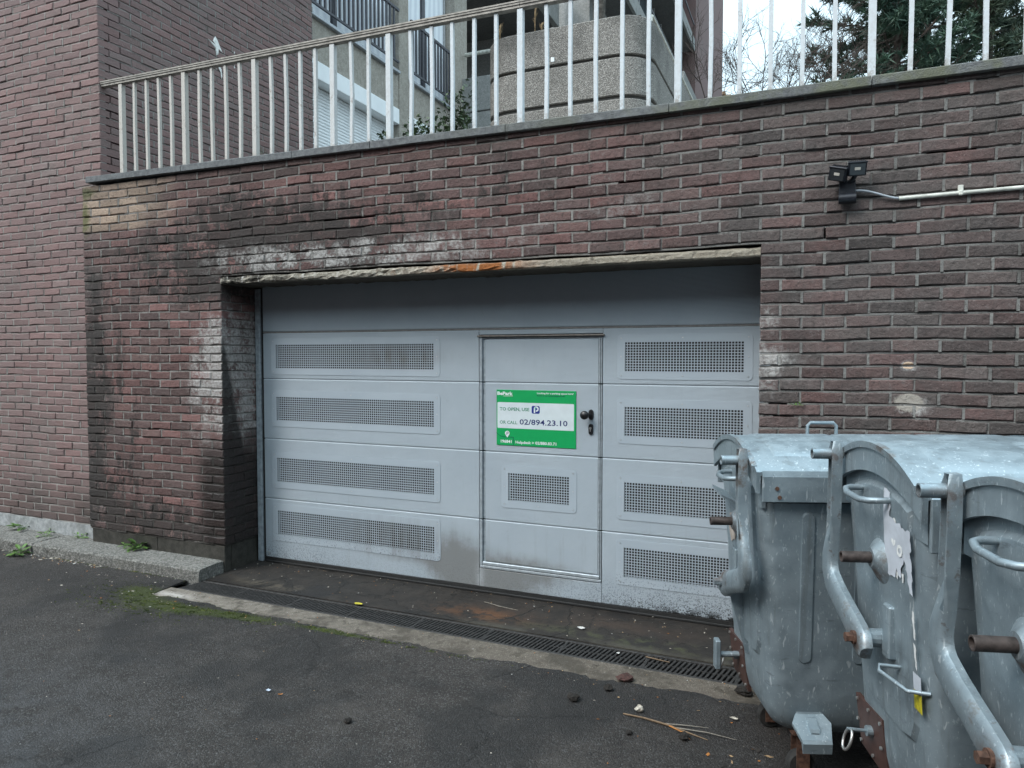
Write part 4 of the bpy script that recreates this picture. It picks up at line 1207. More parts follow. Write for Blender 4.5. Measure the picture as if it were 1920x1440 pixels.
    vs = [(-.60, .352, 1.334), (.60, .352, 1.334), (.60, .345, 1.357), (-.60, .345, 1.357), (-.60, .335, 1.334), (.60, .335, 1.334)]
    b.add(vs, [(0, 1, 2, 3), (3, 2, 5, 4), (0, 3, 4), (1, 5, 2)])
    fb = ob(b, 'lid_front_band', MAT['galv'], lid)
    b = MB(); b.box(-.60, .60, -.352, -.338, 1.19, 1.345, bev=.003); ob(b, 'lid_back_band', MAT['galv'], lid)
    for x, z in ((.545, 1.29), (.535, 1.255), (-.545, 1.29), (-.535, 1.255)):
        b = MB(); b.tube([(x, .350, z), (x, .3565, z)], .008, 8); ob(b, 'band_bolt', MAT['rust'], fb)
    b = MB(); zt = arch(.18); b.tube([(.10, -.20, zt - .01), (.10, -.20, zt + .052), (.113, -.20, zt + .066), (.217, -.20, zt + .066), (.23, -.20, zt + .052), (.23, -.20, zt - .01)], .008, 8)
    ob(b, 'lid_handle', MAT['galv'], lid, smooth=40)
    for e in (1, -1):
        # lid lever arm
        path = [(.252, 1.432, .030), (.252, 1.40, .044), (.252, 1.30, .044), (.258, 1.17, .046), (.276, 1.07, .058), (.302, 1.00, .082), (.300, .950, .098), (.272, .910, .100), (.20, .878, .096), (.12, .850, .094), (.05, .825, .100), (.008, .806, .108), (-.024, .790, .098), (-.046, .778, .050)]
        b = MB(); rings = []
        for i, (y, z, w) in enumerate(path):
            p0, p1 = path[max(0, i - 1)], path[min(len(path) - 1, i + 1)]
            d = Vector((p1[0] - p0[0], p1[1] - p0[1])).normalized(); nn = Vector((-d.y, d.x))
            th = .036; prof = [(-.5, .0), (-.5, .55), (-.40, .85), (-.22, 1.0), (.22, 1.0), (.40, .85), (.5, .55), (.5, .0)]
            if i < 5: prof = [(-.5, 0), (-.5, .98), (-.36, 1.0), (-.30, .40), (.30, .40), (.36, 1.0), (.5, .98), (.5, 0)] if 0 < i < 4 else prof
            u0 = -.026 if z > 1.0 else -.026 + .02 * (1.0 - z)
            rings.append([(X(e, u0 - th * q), y + nn.x * w * a, z + nn.y * w * a) for a, q in prof])
        b.ring_loft(rings); arm = ob(b, 'lid_arm', MAT['galvw'], smooth=40)
        b = MB(); yb, zb_ = 0.002, .812
        b.tube([(X(e, -.010), yb, zb_), (X(e, -.066), yb, zb_)], .022, 16); b.tube([(X(e, -.066), yb, zb_), (X(e, -.088), yb, zb_)], .016, 6)
        ob(b, 'pivot_bolt', MAT['rust'] if not drop else MAT['galvw'], arm)
        b = MB(); b.tube([(X(e, .05), yb, zb_), (X(e, -.03), yb, zb_)], .03, 14); ob(b, 'pivot_bush', MAT['galv'], arm)
        # opening tube at the top of the arm and the lifting trunnion, both hollow
        def pipe(y, z, u0, u1, r, name, mat, parent):
            q = MB(); n = 20; rings = []
            for u, rr in ((u0, r), (u1, r), (u1 - .001, r - .001), (u1 - .001, r - .005), (u1 + .05, r - .005)):
                rings.append([(X(e, u), y + rr * math.cos(2 * math.pi * k / n), z + rr * math.sin(2 * math.pi * k / n)) for k in range(n)])
            q.ring_loft(rings); return ob(q, name, mat, parent, smooth=40)
        pipe(.252, 1.385, -.02, -.125, .0195, 'opening_tube', MAT['galvw'], arm)
        b = MB(); n = 24; rings = []
        for u, r, dz in ((.055, .105, -.012), (.036, .092, -.010), (.010, .064, -.004), (-.006, .040, 0), (-.014, .031, 0)):
            rings.append([(X(e, u), r * math.cos(2 * math.pi * k / n), 1.08 + dz + r * math.sin(2 * math.pi * k / n)) for k in range(n)])
        b.ring_loft(rings); boss = ob(b, 'trunnion_boss', MAT['galvw'], body, smooth=30)
        pipe(0, 1.08, .0, -.105, .0185, 'trunnion', MAT['rustd'], None)
        # handles
        b = MB(); b.tube([(X(e, .02), .125, 1.288), (X(e, -.035), .125, 1.288), (X(e, -.055), .112, 1.286), (X(e, -.066), .07, 1.280), (X(e, -.066), -.03, 1.278), (X(e, -.052), -.07, 1.281), (X(e, -.025), -.086, 1.284), (X(e, .02), -.088, 1.285)], .0105, 10)
        ob(b, 'end_handle', MAT['galv'], smooth=50)
        u1 = wall_u(.765); b = MB()
        b.tube([(X(e, u1 + .01), -.12, .768), (X(e, u1 - .07), -.105, .768), (X(e, u1 - .075), -.12, .755), (X(e, u1 - .055), -.18, .750), (X(e, u1 - .045), -.245, .752), (X(e, u1 + .01), -.27, .756)], .0065, 8)
        ob(b, 'wire_handle', MAT['galv'], smooth=50)
        b = MB(); b.box(min(X(e, .012), X(e, .07)), max(X(e, .012), X(e, .07)), -.088, -.036, .775, .945, bev=.005); ob(b, 'lever_stop', MAT['galv'])
        # painted drain hatch with rivets and a ring
        ps = plate_side
        pl = [(ps * .065, .29), (ps * .30, .30), (ps * .30, .49), (ps * .065, .505)]
        b = MB(); uz = lambda z: .018 + .066 * (1.22 - z) + max(0, (.36 - z)) * .20
        b.prism(pl, lambda y, z: (X(e, uz(z) + .01), y, z), lambda y, z: (X(e, uz(z) - .006), y, z))
        hp = ob(b, 'drain_hatch', MAT['brownplate'])
        for y, z in ((.08, .485), (.18, .482), (.285, .475), (.08, .40), (.285, .40), (.08, .315), (.18, .318), (.285, .32)):
            b = MB(); b.tube([(X(e, uz(z) - .005), ps * y, z), (X(e, uz(z) - .011), ps * y, z)], .0065, 8); ob(b, 'rivet', MAT['steel'], hp)
        b = MB(); q = .41; b.tube([(X(e, uz(q)), ps * .175, q), (X(e, uz(q) - .020), ps * .175, q)], .018, 14); b.tube([(X(e, uz(q) - .02), ps * .175, q), (X(e, uz(q) - .085), ps * .175, q + .004)], .006, 8); ob(b, 'hatch_bolt', MAT['galvw'], hp)
        b = MB(); ringp = []
        for k in range(21):
            a = 2 * math.pi * k / 20; ringp.append((X(e, uz(q) - .083 + .012 * math.sin(a)), ps * .175 + .028 * math.cos(a), q - .034 + .036 * math.sin(a)))
        b.tube(ringp, .0052, 8, cap=False); ob(b, 'hatch_ring', MAT['steel'], hp, smooth=60)
    # feet: brackets over the casters, casters
    for sx_ in (1, -1):
        for sy in (1, -1):
            x, y = sx_ * .385, sy * .20
            b = MB(); hw = .268
            sec = lambda yy, z, w, tck: [(x - w, sy * yy, z), (x + w, sy * yy, z), (x + w, sy * (yy - .004), z - tck), (x - w, sy * (yy - .004), z - tck)]
            b.ring_loft([sec(.262, .425, .042, .02), sec(.284, .385, .042, .012), sec(.290, .372, .055, .012), sec(.318, .350, .076, .012), sec(.375, .312, .058, .014), sec(.385, .300, .056, .040)])
            br = ob(b, 'foot_bracket', MAT['galv'])
            b = MB(); b.ring_loft([sec(.303, .366, .016, .02), sec(.310, .366, .019, .02), sec(.350, .341, .019, .02), sec(.358, .330, .016, .02)]); ob(b, 'bracket_rib', MAT['galv'], br)
            wr = .078 - D * .35
            b = MB(); zt = .27 - D
            b.box(x - .05, x + .05, y - .05, y + .05, zt - .012, zt + .01, bev=.003)
            for q in (-.034, .034): b.box(x - .026, x + .026, y + q - .003, y + q + .003, wr - .02, zt - .010)
            cs = ob(b, 'caster', MAT['rust'], zoff=False)
            b = MB(); n = 20; rings = []
            for yy, r in ((-.024, wr * .55), (-.024, wr * .9), (-.014, wr), (.014, wr), (.024, wr * .9), (.024, wr * .55)):
                rings.append([(x + r * math.cos(2 * math.pi * k / n), y + yy, wr + .001 + r * math.sin(2 * math.pi * k / n)) for k in range(n)])
            b.ring_loft(rings); ob(b, 'tyre', MAT['tyre'], cs, zoff=False, smooth=50)
    return t, ob, X

A2, A3, A1 = R(17), R(15), R(20.5)
def bin_loc(ex, ey, ang): return (ex + math.cos(ang) * BL_ / 2, ey + math.sin(ang) * BL_ / 2, ground_z(ex, ey))
b2, ob2, X2 = make_bin(bin_loc(4.415, -1.69, A2), A2, 'galvanised waste container with a torn grey label, middle one of the row')
b3, ob3, X3 = make_bin(bin_loc(4.666, -2.35, A3), A3, 'galvanised waste container nearest the camera, its curved lid cut by the picture edge')
b1, ob1, X1 = make_bin(bin_loc(3.915, -1.05, A1)[:2] + (0.0,), A1 + math.pi, 'galvanised waste container closest to the garage door, with its dark long side showing', drop=.065, plate_side=-1)

# torn label and safety strip on the middle container
MAT['label'] = plain('grey_paper_label', (.46, .49, .54), .7, 0, .10, 14); MAT['paintw'] = plain('worn_white_paint', (.62, .63, .62), .8, 0, .12, 60)
def on_end(poly, u, name, mat, parent, ob, X, e=-1, dz=0):
    mb = MB(); mb.add([(X(e, wall_u(z) - .013 - u), y, z) for y, z in poly], [tuple(range(len(poly)))]); return ob(mb, name, mat, parent, fixn=False)
rg = random.Random(31)
def torn(pts, j=.005):
    out = []
    for (a, c), (d, f) in zip(pts, pts[1:] + pts[:1]):
        n = max(1, int(math.hypot(d - a, f - c) / .012))
        for k in range(n): out.append((a + (d - a) * k / n + rg.gauss(0, j) * (k > 0), c + (f - c) * k / n + rg.gauss(0, j) * (k > 0)))
    return out
lab = torn([(-.05, 1.32), (-.095, 1.312), (-.092, 1.238), (-.13, 1.226), (-.17, 1.232), (-.205, 1.216), (-.235, 1.222), (-.235, 1.03), (-.215, 1.035), (-.205, 1.09), (-.185, 1.125), (-.168, 1.10), (-.155, 1.06), (-.13, 1.085), (-.118, 1.05), (-.05, 1.045)], .003)
ll = on_end(lab, .0008, 'torn_label', MAT['label'], b2, ob2, X2)
for ch, y, z, h, wd in (('G', -.098, 1.155, .085, .034), ('o', -.142, 1.130, .052, .040), ('l', -.132, 1.175, .04, .007)):
    text(ch, 0, 0, h, MAT['paintw'], name='label_letter', bold=.03, width=wd, y=0, parent=b2, loc=(0, 0, 0), rot=(0, 0, R(-90))).location = (X2(-1, wall_u(1.15) - .0152), y, z)
for p in ([(-.13, 1.075), (-.14, 1.072), (-.137, 1.05), (-.128, 1.055)], [(-.165, 1.078), (-.18, 1.08), (-.176, 1.052), (-.168, 1.05)], [(-.225, .985), (-.236, .985), (-.238, .90), (-.228, .905)], [(-.224, .89), (-.236, .885), (-.240, .81), (-.232, .82)]):
    on_end(torn(p, .0015), .001, 'label_scrap', MAT['paintw'], b2, ob2, X2)
on_end([(-.215, .80), (-.265, .80), (-.265, .748), (-.215, .748)], .002, 'white_strip', MAT['label'], b2, ob2, X2)
on_end([(-.215, .747), (-.265, .747), (-.265, .69), (-.215, .69)], .002, 'yellow_strip', plain('yellow_strip', (.42, .36, .015), .55, 0, .3, 60), b2, ob2, X2)
# the far container: folded flap, gusset, brake lever, torn label
b = MB(); fl = [(.02, 1.17), (-.16, 1.185), (-.16, 1.175), (.02, 1.16)]
b.ring_loft([[(X1(1, .0), y, z) for y, z in fl], [(X1(1, -.065), y * .9, z + .03) for y, z in fl]]); ob1(b, 'folding_flap', MAT['galv'])
b = MB(); b.ring_loft([[(X1(1, .02), y, .80), (X1(1, -.030), y, .80), (X1(1, .055), y, .49), (X1(1, .12), y, .56)] for y in (-.004, .004)]); ob1(b, 'gusset', MAT['galv'])
b = MB(); b.tube([(X1(1, .16), -.16, .42), (X1(1, -.03), -.16, .42)], .013, 10); b.box(X1(1, -.03) - .012, X1(1, -.03) + .012, -.185, -.135, .355, .49, bev=.004); ob1(b, 'brake_lever', MAT['galv'])
on_end(torn([(-.05, 1.10), (-.13, 1.09), (-.16, 1.02), (-.13, .96), (-.06, .98)], .003), .001, 'torn_label', plain('brown_paper', (.36, .31, .27), .8), b1, ob1, X1, e=1)

# ---------------------------------------------------------------- terrace and what stands on it
MAT['terrace'] = concrete('terrace_paving', (.16, .16, .15), (.24, .235, .22))
b = MB(); b.box(-1.5, 30, .70, 60, 2.6, 3.10); b.box(-30, -1.5, 2.95, 60, 2.6, 3.10)
tag(b.obj('terrace', MAT['terrace']), kind='structure')

def aggregate_mat():
    m = M('exposed_aggregate'); P, X, Y, Z = m.pos()
    v = m.vor(140, out='Color'); sp = m.node('ShaderNodeSeparateColor'); m.t.links.new(v.k, sp.inputs[0]); q = S(m, sp.outputs[0])
    vd = m.vor(140); n1 = m.noise(1.5, 4, .6)
    c = m.ramp(q, [(0, (0.058, 0.055, 0.052)), (.25, (0.156, 0.143, 0.130)), (.6, (0.325, 0.305, 0.280)), (.85, (0.494, 0.468, 0.429)), (1, (0.676, 0.650, 0.611))])
    c = m.mix(.45, c, (.26, .245, .225)); c = m.mix(vd.ss(.45, .62) * .5, c, (.09, .086, .08))
    c = m.mix(n1.ss(.45, .7) * .45, c, (.09, .088, .08))
    c = m.mix(Z.ss(4.55, 5.0) * n1.ss(.35, .6) * .5, c, (.06, .058, .055))
    return m.fin(c, .9, 0, vd * -1.0, .006, .3)
MAT['agg'] = aggregate_mat()
PY, PXa, PXb = 2.6, .945, 2.73
PLL = (1.9, 4.0, 3.1)
planter = thing('planter', PLL, 'large round-cornered exposed aggregate concrete planter with two grooves behind the railing', 'planter')
def round_plan(inset):
    x0, x1, y0, y1, r = PXa + inset, PXb - inset, PY + inset, 6.3, .33 - inset * .5
    pts = []
    for cx, cy, a0 in ((x0 + r, y0 + r, 180), (x1 - r, y0 + r, 270)):
        for k in range(9): a = R(a0 + 90 / 8 * k); pts.append((cx + r * math.cos(a), cy + r * math.sin(a)))
    return pts + [(x1, y1), (x0, y1)]
def pl_ring(inset, z): return [(p[0], p[1], z) for p in round_plan(inset)]
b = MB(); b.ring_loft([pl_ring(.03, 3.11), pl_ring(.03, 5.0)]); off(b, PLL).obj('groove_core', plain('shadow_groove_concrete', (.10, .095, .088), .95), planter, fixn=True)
for z0, z1 in ((3.10, 3.845), (3.875, 4.245), (4.280, 4.645), (4.672, 5.042)):
    b = MB(); b.ring_loft([pl_ring(.006, z0), pl_ring(0, z0 + .006), pl_ring(0, z1 - .012), pl_ring(.012, z1)], cap1=True)
    off(b, PLL).obj('concrete_tier', MAT['agg'], planter, smooth=40, fixn=True)
b = MB(); b.box(PXa + .1, PXb - .1, PY + .1, 6.2, 5.043, 5.05); off(b, PLL).obj('soil', MAT['earth'], planter)
b = MB(); b.box(1.735, 1.775, PY - .004, PY + .01, 4.70, 4.745, bev=.002); off(b, PLL).obj('white_tag', MAT['white'], planter)
b = MB(); b.tube([(2.69, 2.88, 5.03), (2.69, 2.88, 5.11), (2.69, 2.95, 5.13), (2.69, 6.2, 5.15)], .016, 8); b.tube([(2.69, 4.4, 5.03), (2.69, 4.4, 5.14)], .012, 8); b.tube([(2.69, 6.0, 5.03), (2.69, 6.0, 5.14)], .012, 8)
off(b, PLL).obj('side_rail', MAT['pvc'], planter, smooth=40)
# dry stalks
MAT['straw'] = plain('dry_straw', (.22, .15, .08), .9, 0, .3, 30)
def stalk(x, y, z, h, lean, label):
    b = MB(); pts = [(lean * (t / 6) ** 2, .01 * math.sin(t), h * t / 6) for t in range(7)]
    b.tube(pts, [.005, .0055, .004, .008, .010, .008, .002], 5)
    for k in range(9):
        t = .45 + .05 * k; a = random.uniform(0, 6.3); p = (lean * t * t, 0, h * t)
        b.tube([p, (p[0] + .03 * math.cos(a), p[1] + .03 * math.sin(a), p[2] + .045)], [.004, .001], 4)
    o = tag(b.obj('dry_stalk', MAT['straw']), label, 'dry stalk', 'dry stalks in the planter'); o.location = (x, y, z)
stalk(1.09, 2.78, 5.05, .22, .02, 'short dry brown stalk at the left end of the concrete planter')
stalk(1.33, 2.85, 5.05, .42, -.02, 'tall dry straw stalk in the planter, first of a close pair')
stalk(1.45, 2.88, 5.05, .46, .03, 'tallest dry straw stalk in the planter beside its twin')
stalk(1.56, 2.8, 5.05, .16, .01, 'smallest dry stalk, right of the tall pair in the planter')
# leaning bare tree in the planter
MAT['bark'] = plain('grey_bark', (.075, .065, .055), .95, 0, .45, 22, .02)
PT = (1.90, 3.7, 5.04)
ptree = thing('planter_tree', PT, 'tree with a rough grey trunk growing out of the concrete planter', 'tree')
b = MB(); rg = random.Random(3); pts = []; rad = []
for k in range(20):
    t = k / 19; pts.append((.03 * math.sin(t * 5), .02 * math.cos(t * 4), t * 4.2)); rad.append((.075 - .045 * t) * rg.uniform(.92, 1.10) + (.03 if k == 0 else 0))
b.tube(pts, rad, 10); b.obj('trunk', MAT['bark'], ptree, smooth=50)
crown = MB()
for k in range(16):
    a = rg.uniform(0, 6.28); z = rg.uniform(2.4, 4.2); q = Vector((0, 0, z)); pts = [q]
    for j in range(5):
        q = q + Vector((math.cos(a) * .22, math.sin(a) * .22, .20)) + Vector([rg.gauss(0, .05) for _ in range(3)]); pts.append(q)
    crown.tube(pts, [.022, .018, .014, .010, .006, .003], 5)
crown.obj('crown', MAT['bark'], ptree)
# fallen leaves at the trunk
b = MB()
for k in range(26):
    a = rg.uniform(0, 6.28); x, y = -.12 + rg.gauss(0, .10), -.35 + rg.gauss(0, .2); z = .02 + rg.uniform(0, .05); s_ = rg.uniform(.02, .035)
    b.add([(x, y, z), (x + s_ * math.cos(a), y + s_ * math.sin(a), z + .02), (x + s_ * 1.6 * math.cos(a + .5), y + s_ * 1.6 * math.sin(a + .5), z + .01), (x + s_ * math.cos(a + 1.2), y + s_ * math.sin(a + 1.2), z + .015)], [(0, 1, 2, 3)])
o = tag(b.obj('leaf_litter', plain('orange_leaf', (.30, .13, .025), .8, 0, .4, 40)), kind='stuff'); o.location = PT

# ---------------------------------------------------------------- apartment building behind the terrace
MAT['wallc'] = concrete('speckled_concrete', (.30, .272, .235), (.42, .385, .335), (.22, .195, .165), speck=.18, scale=.8)
MAT['wallg'] = concrete('grey_precast', (.24, .25, .245), (.34, .345, .34), (.16, .165, .16), speck=.2)
MAT['shutter'] = plain('white_shutter', (.86, .88, .89), .5, 0, .03, 6)
MAT['frame'] = plain('pale_window_frame', (.42, .43, .44), .5)
MAT['dkrail'] = plain('dark_bronze_metal', (.075, .075, .088), .5, .2)
MAT['sill'] = plain('pale_metal_sill', (.40, .42, .45), .4, .3)
gm = M('window_glass'); MAT['glass'] = gm.fin((.10, .125, .14), .04, 0.0, spec=.9)
def curtain():
    m = M('curtain_cloth'); P, X, Y, Z = m.pos(); s_ = (Y * 38.0 + m.noise(2, 2) * 3.0)
    w = s_._op('SINE', s_).ss(-1, 1)
    return m.fin(m.mix(w, (.66, .69, .74), (.80, .83, .86)), .9)
MAT['curtain'] = curtain()
MAT['soffit'] = concrete('soffit_plaster', (.10, .10, .10), (.15, .15, .148))
AL = (-2.0, 8.0, 3.1)
FX = -2.0
apt = thing('apartment_building', AL, 'concrete apartment building with white roller shutters and barred tall windows behind the railing', 'building')
def ab(name, mat, *boxes, bev=0.0, parent=None, **k):
    b = MB()
    for q in boxes: b.box(*q, bev=bev)
    return off(b, AL).obj(name, mat, parent or apt, **k)
# facade along X = -2, running away from the camera
SHT, SIL = 5.70, 6.25
ab('wall', MAT['wallc'], (-2.6, FX, 2.96, 5.72, SHT + .005, SIL))
ab('wall', MAT['wallc'], (-2.6, FX, 6.02, 7.95, SHT + .005, SIL))
ab('wall', MAT['wallc'], (-2.9, -2.55, 2.96, 8.1, 3.0, 14.0))
ab('pier', MAT['wallc'], (-2.56, FX + .02, 5.723, 6.017, 3.1, 14.0), bev=.01)
ab('pier', MAT['wallc'], (-2.56, FX + .05, 7.60, 8.10, SHT - .4, 14.0), bev=.01)
ab('wall', MAT['wallc'], (-2.56, FX, 7.3, 8.08, 3.1, SHT))
for y0, y1 in ((3.0, 5.70), (6.05, 7.28)):
    ab('shutter_box', MAT['shutter'], (-2.30, FX + .03, y0, y1, SHT - .24, SHT), bev=.006)
    rs = bpy.data.objects.new('roller_shutter', None); COL.objects.link(rs); rs.parent = apt; rs.location = (FX - .17 - AL[0], 0, 0)
    sl = MB(); h = .046; yA, yB = y0 + .02, y1 - .02
    sl.ring_loft([[(.0, yA, 0), (.010, yA, .010), (.012, yA, .024), (.008, yA, .040), (.0, yA, .043), (-.01, yA, .02)], [(.0, yB, 0), (.010, yB, .010), (.012, yB, .024), (.008, yB, .040), (.0, yB, .043), (-.01, yB, .02)]])
    sl.v = [(p[0], p[1] - AL[1], p[2]) for p in sl.v]
    me = sl.mesh('shutter_slat', MAT['shutter']); z = 3.2
    while z < SHT - .28:
        o = bpy.data.objects.new('shutter_slat', me); COL.objects.link(o); o.parent = rs; o.location = (0, 0, z - AL[2]); z += h
# tall windows with rails over them
for y0, y1 in ((2.98, 5.70), (6.04, 7.58)):
    wz0, wz1 = SIL, SIL + 2.5
    win = ab('window', MAT['frame'], (FX - .20, FX - .14, y0, y0 + .05, wz0, wz1), (FX - .20, FX - .14, y1 - .05, y1, wz0, wz1), (FX - .20, FX - .14, y0 + .05, y1 - .05, wz0, wz0 + .06))
    ab('pane', MAT['glass'], (FX - .175, FX - .165, y0 + .05, y1 - .05, wz0 + .06, wz1), parent=win)
    ym = y0 + (y1 - y0) * .46
    ab('mullion', MAT['dkrail'], (FX - .19, FX - .12, ym - .05, ym + .05, wz0 + .06, wz1), parent=win)
    ab('curtain', MAT['curtain'], (FX - .16, FX - .155, y0 + .06, ym - .06, wz0 + .08, wz1), (FX - .16, FX - .155, ym + .06, y1 - .06, wz0 + .08, wz1), parent=win)
    ab('window_sill', MAT['sill'], (FX - .14, FX + .06, y0, y1, SIL + .003, SIL + .05), bev=.006)
    gr = ab('window_guard', MAT['dkrail'], (FX + .015, FX + .055, y0 + .02, y1 - .02, SIL + .98, SIL + 1.02), (FX + .02, FX + .05, y0 + .02, y1 - .02, SIL + .17, SIL + .20))
    y = y0 + .08; bar = MB(); bar.box(-.012, .012, -.016, .016, 0, .78); bme = bar.mesh('guard_bar', MAT['dkrail'])
    while y < y1 - .05:
        o = bpy.data.objects.new('guard_bar', bme); COL.objects.link(o); o.parent = gr; o.location = (FX + .035 - AL[0], y - AL[1], SIL + .20 - AL[2]); y += .108
# undercroft: deep dark recess, soffit, parapets
ab('back_wall', MAT['wallg'], (-6, -2.2, 13.0, 13.3, 3.1, 10.3))
ab('side_wall', MAT['soffit'], (-6.2, -6, 8.1, 13.3, 3.1, 10.3))
ab('soffit', MAT['soffit'], (-6, -1.95, 8.12, 13.0, 10.05, 10.25))
ab('soffit_beam', MAT['soffit'], (-6, -2.0, 10.3, 10.6, 9.85, 10.049))
ab('parapet', MAT['wallg'], (-1.94, -1.80, 8.2, 13.0, 10.02, 11.1), bev=.01)
ab('low_wall', MAT['wallg'], (-2.4, .6, 7.9, 8.06, 3.1, 6.30), (-2.38, .6, 7.89, 8.05, 6.315, 6.95), bev=.01)
ab('low_rail', MAT['pvc'], (-1.93, .6, 7.90, 7.96, 7.36, 7.43), bev=.02)
# farther wing with stacked balconies
ab('wing_wall', MAT['wallg'], (-2.6, -1.1, 13.31, 25.0, 3.1, 24.0))
for z in (9.0, 12.2, 15.2, 18.2):
    for y in (14.0, 16.3, 18.6, 20.9):
        wf = ab('window', MAT['frame'], (-1.10, -1.05, y, y + .08, z, z + 1.9), (-1.10, -1.05, y + 1.3, y + 1.38, z, z + 1.9), (-1.10, -1.05, y + .08, y + 1.3, z + 1.82, z + 1.9))
        ab('pane', MAT['glass'], (-1.12, -1.09, y + .08, y + 1.3, z, z + 1.82), parent=wf)
for z in (10.9, 13.85, 16.8):
    ab('balcony_slab', MAT['soffit'], (-1.095, -.36, 12.2, 25.0, z, z + .16))
    ab('balcony_parapet', MAT['wallg'], (-.355, -.27, 12.2, 25.0, z - .03, z + .42), bev=.01)
    ab('balcony_rail', MAT['dkrail'], (-.33, -.29, 12.2, 25.0, z + .98, z + 1.02))
ab('brick_wing', MAT['tbrick'], (-5.0, -.255, 25.05, 34.0, 3.1, 30.0))
ab('ramp_parapet', MAT['wallg'], (1.9, 2.0, 9.0, 15.5, 3.1, 6.9), bev=.01)

# leafy shrub behind the railing
def leaf_mesh(mb, p, d, up, l, wd):
    d = d.normalized(); s_ = d.cross(up).normalized(); n_ = s_.cross(d)
    mb.add([p, p + d * l * .5 + s_ * wd + n_ * l * .08, p + d * l, p + d * l * .5 - s_ * wd + n_ * l * .08], [(0, 1, 2), (0, 2, 3)])
def foliage(name, c0, c1, rough=.55):
    m = M(name); n = m.noise(6, 3); q = m.noise(60, 2)
    c = m.mix(n.ss(.35, .65), c0, c1); c = m.mix(q.ss(.55, .7) * .4, c, tuple(min(1, x * 1.7) for x in c1))
    m.fin(c, rough); return m.m
MAT['leaf'] = foliage('dark_shrub_leaf', (.022, .040, .018), (.050, .085, .030))
SL2 = (.62, 1.9, 3.1)
shrub = thing('shrub', SL2, 'small dark green leafy shrub in front of the white shutters behind the railing', 'shrub')
rg = random.Random(8); lv = MB(); stm = MB()
for k in range(64):
    a = rg.uniform(0, 6.28); r = abs(rg.gauss(0, .34)); tx = min(.52, max(-.62, (rg.gauss(.0, .34)))); ty = rg.gauss(0, .16)
    zt = .52 + (tx + .6) * .27 + rg.gauss(0, .13)
    if k < 3: zt += .22
    base = Vector((tx * .35, ty * .3, 0)); tip = Vector((tx, ty, max(.3, zt)))
    pts = [base + (tip - base) * t + Vector((0, 0, .08 * math.sin(3.14 * t))) for t in (0, .3, .6, .85, 1)]
    stm.tube(pts, [.008, .006, .005, .003, .0015], 4)
    for j in range(64):
        t = rg.uniform(.40, 1.06); p = base + (tip - base) * t + Vector((rg.gauss(0, .035), rg.gauss(0, .035), rg.gauss(0, .03) + .04))
        d = Vector((rg.gauss(0, 1), rg.gauss(0, 1), rg.gauss(.2, .7)))
        leaf_mesh(lv, p, d, Vector((rg.gauss(0, .4), rg.gauss(0, .4), 1)), rg.uniform(.038, .066), rg.uniform(.012, .019))
lv.obj('leaves', MAT['leaf'], shrub); stm.obj('stems', MAT['bark'], shrub)
# thin grass on the coping
b = MB()
for k in range(5):
    x = .12 + k * .03 + rg.gauss(0, .02); h = rg.uniform(.10, .22); b.tube([(x, .20, 3.24), (x + rg.gauss(0, .01), .2, 3.24 + h * .6), (x + rg.gauss(0, .03), .2, 3.24 + h)], [.003, .0025, .001], 4)
tag(b.obj('grass_tuft', MAT['leaf']), 'few thin grass blades growing behind the coping in front of the shutter', 'grass tuft')

# bare bush
MAT['twig'] = plain('bare_twig', (.045, .032, .026), .9, 0, .35, 20)
BSH = (3.35, 10.0, 3.1)
bush = thing('bare_bush', BSH, 'leafless thin-twigged bush against the pale sky right of the planter', 'bush')
rg = random.Random(14); tw = MB(); st2 = MB()
def grow(mb, p, d, l, r, lvl):
    pts = [p]; rr = [r]; n = 4
    for k in range(n):
        d = (d + Vector((rg.gauss(0, .13), rg.gauss(0, .13), rg.gauss(.02, .08)))).normalized(); p = p + d * l / n; pts.append(p); rr.append(r * (1 - .45 * (k + 1) / n))
        if lvl > 0 and k >= 1:
            for q in range(2 if lvl > 1 else 1):
                e = (d + Vector((rg.gauss(0, .65), rg.gauss(0, .65), rg.gauss(0, .35)))).normalized()
                grow(mb, p, e, l * rg.uniform(.42, .7), r * .55, lvl - 1)
    mb.tube(pts, rr, 3, cap=False)
for k in range(22):
    a = rg.uniform(0, 6.28)
    d = Vector((rg.gauss(0, .27), rg.gauss(0, .2), 1)).normalized()
    pts = [Vector((rg.gauss(0, .06), 0, 0))]; 
    for j in range(4): pts.append(pts[-1] + d * .78)
    st2.tube(pts, [.02, .017, .015, .012, .010], 5)
    grow(tw, pts[-1], d, 1.05, .014, 3)
tw.obj('twigs', MAT['twig'], bush); st2.obj('stems', MAT['twig'], bush)

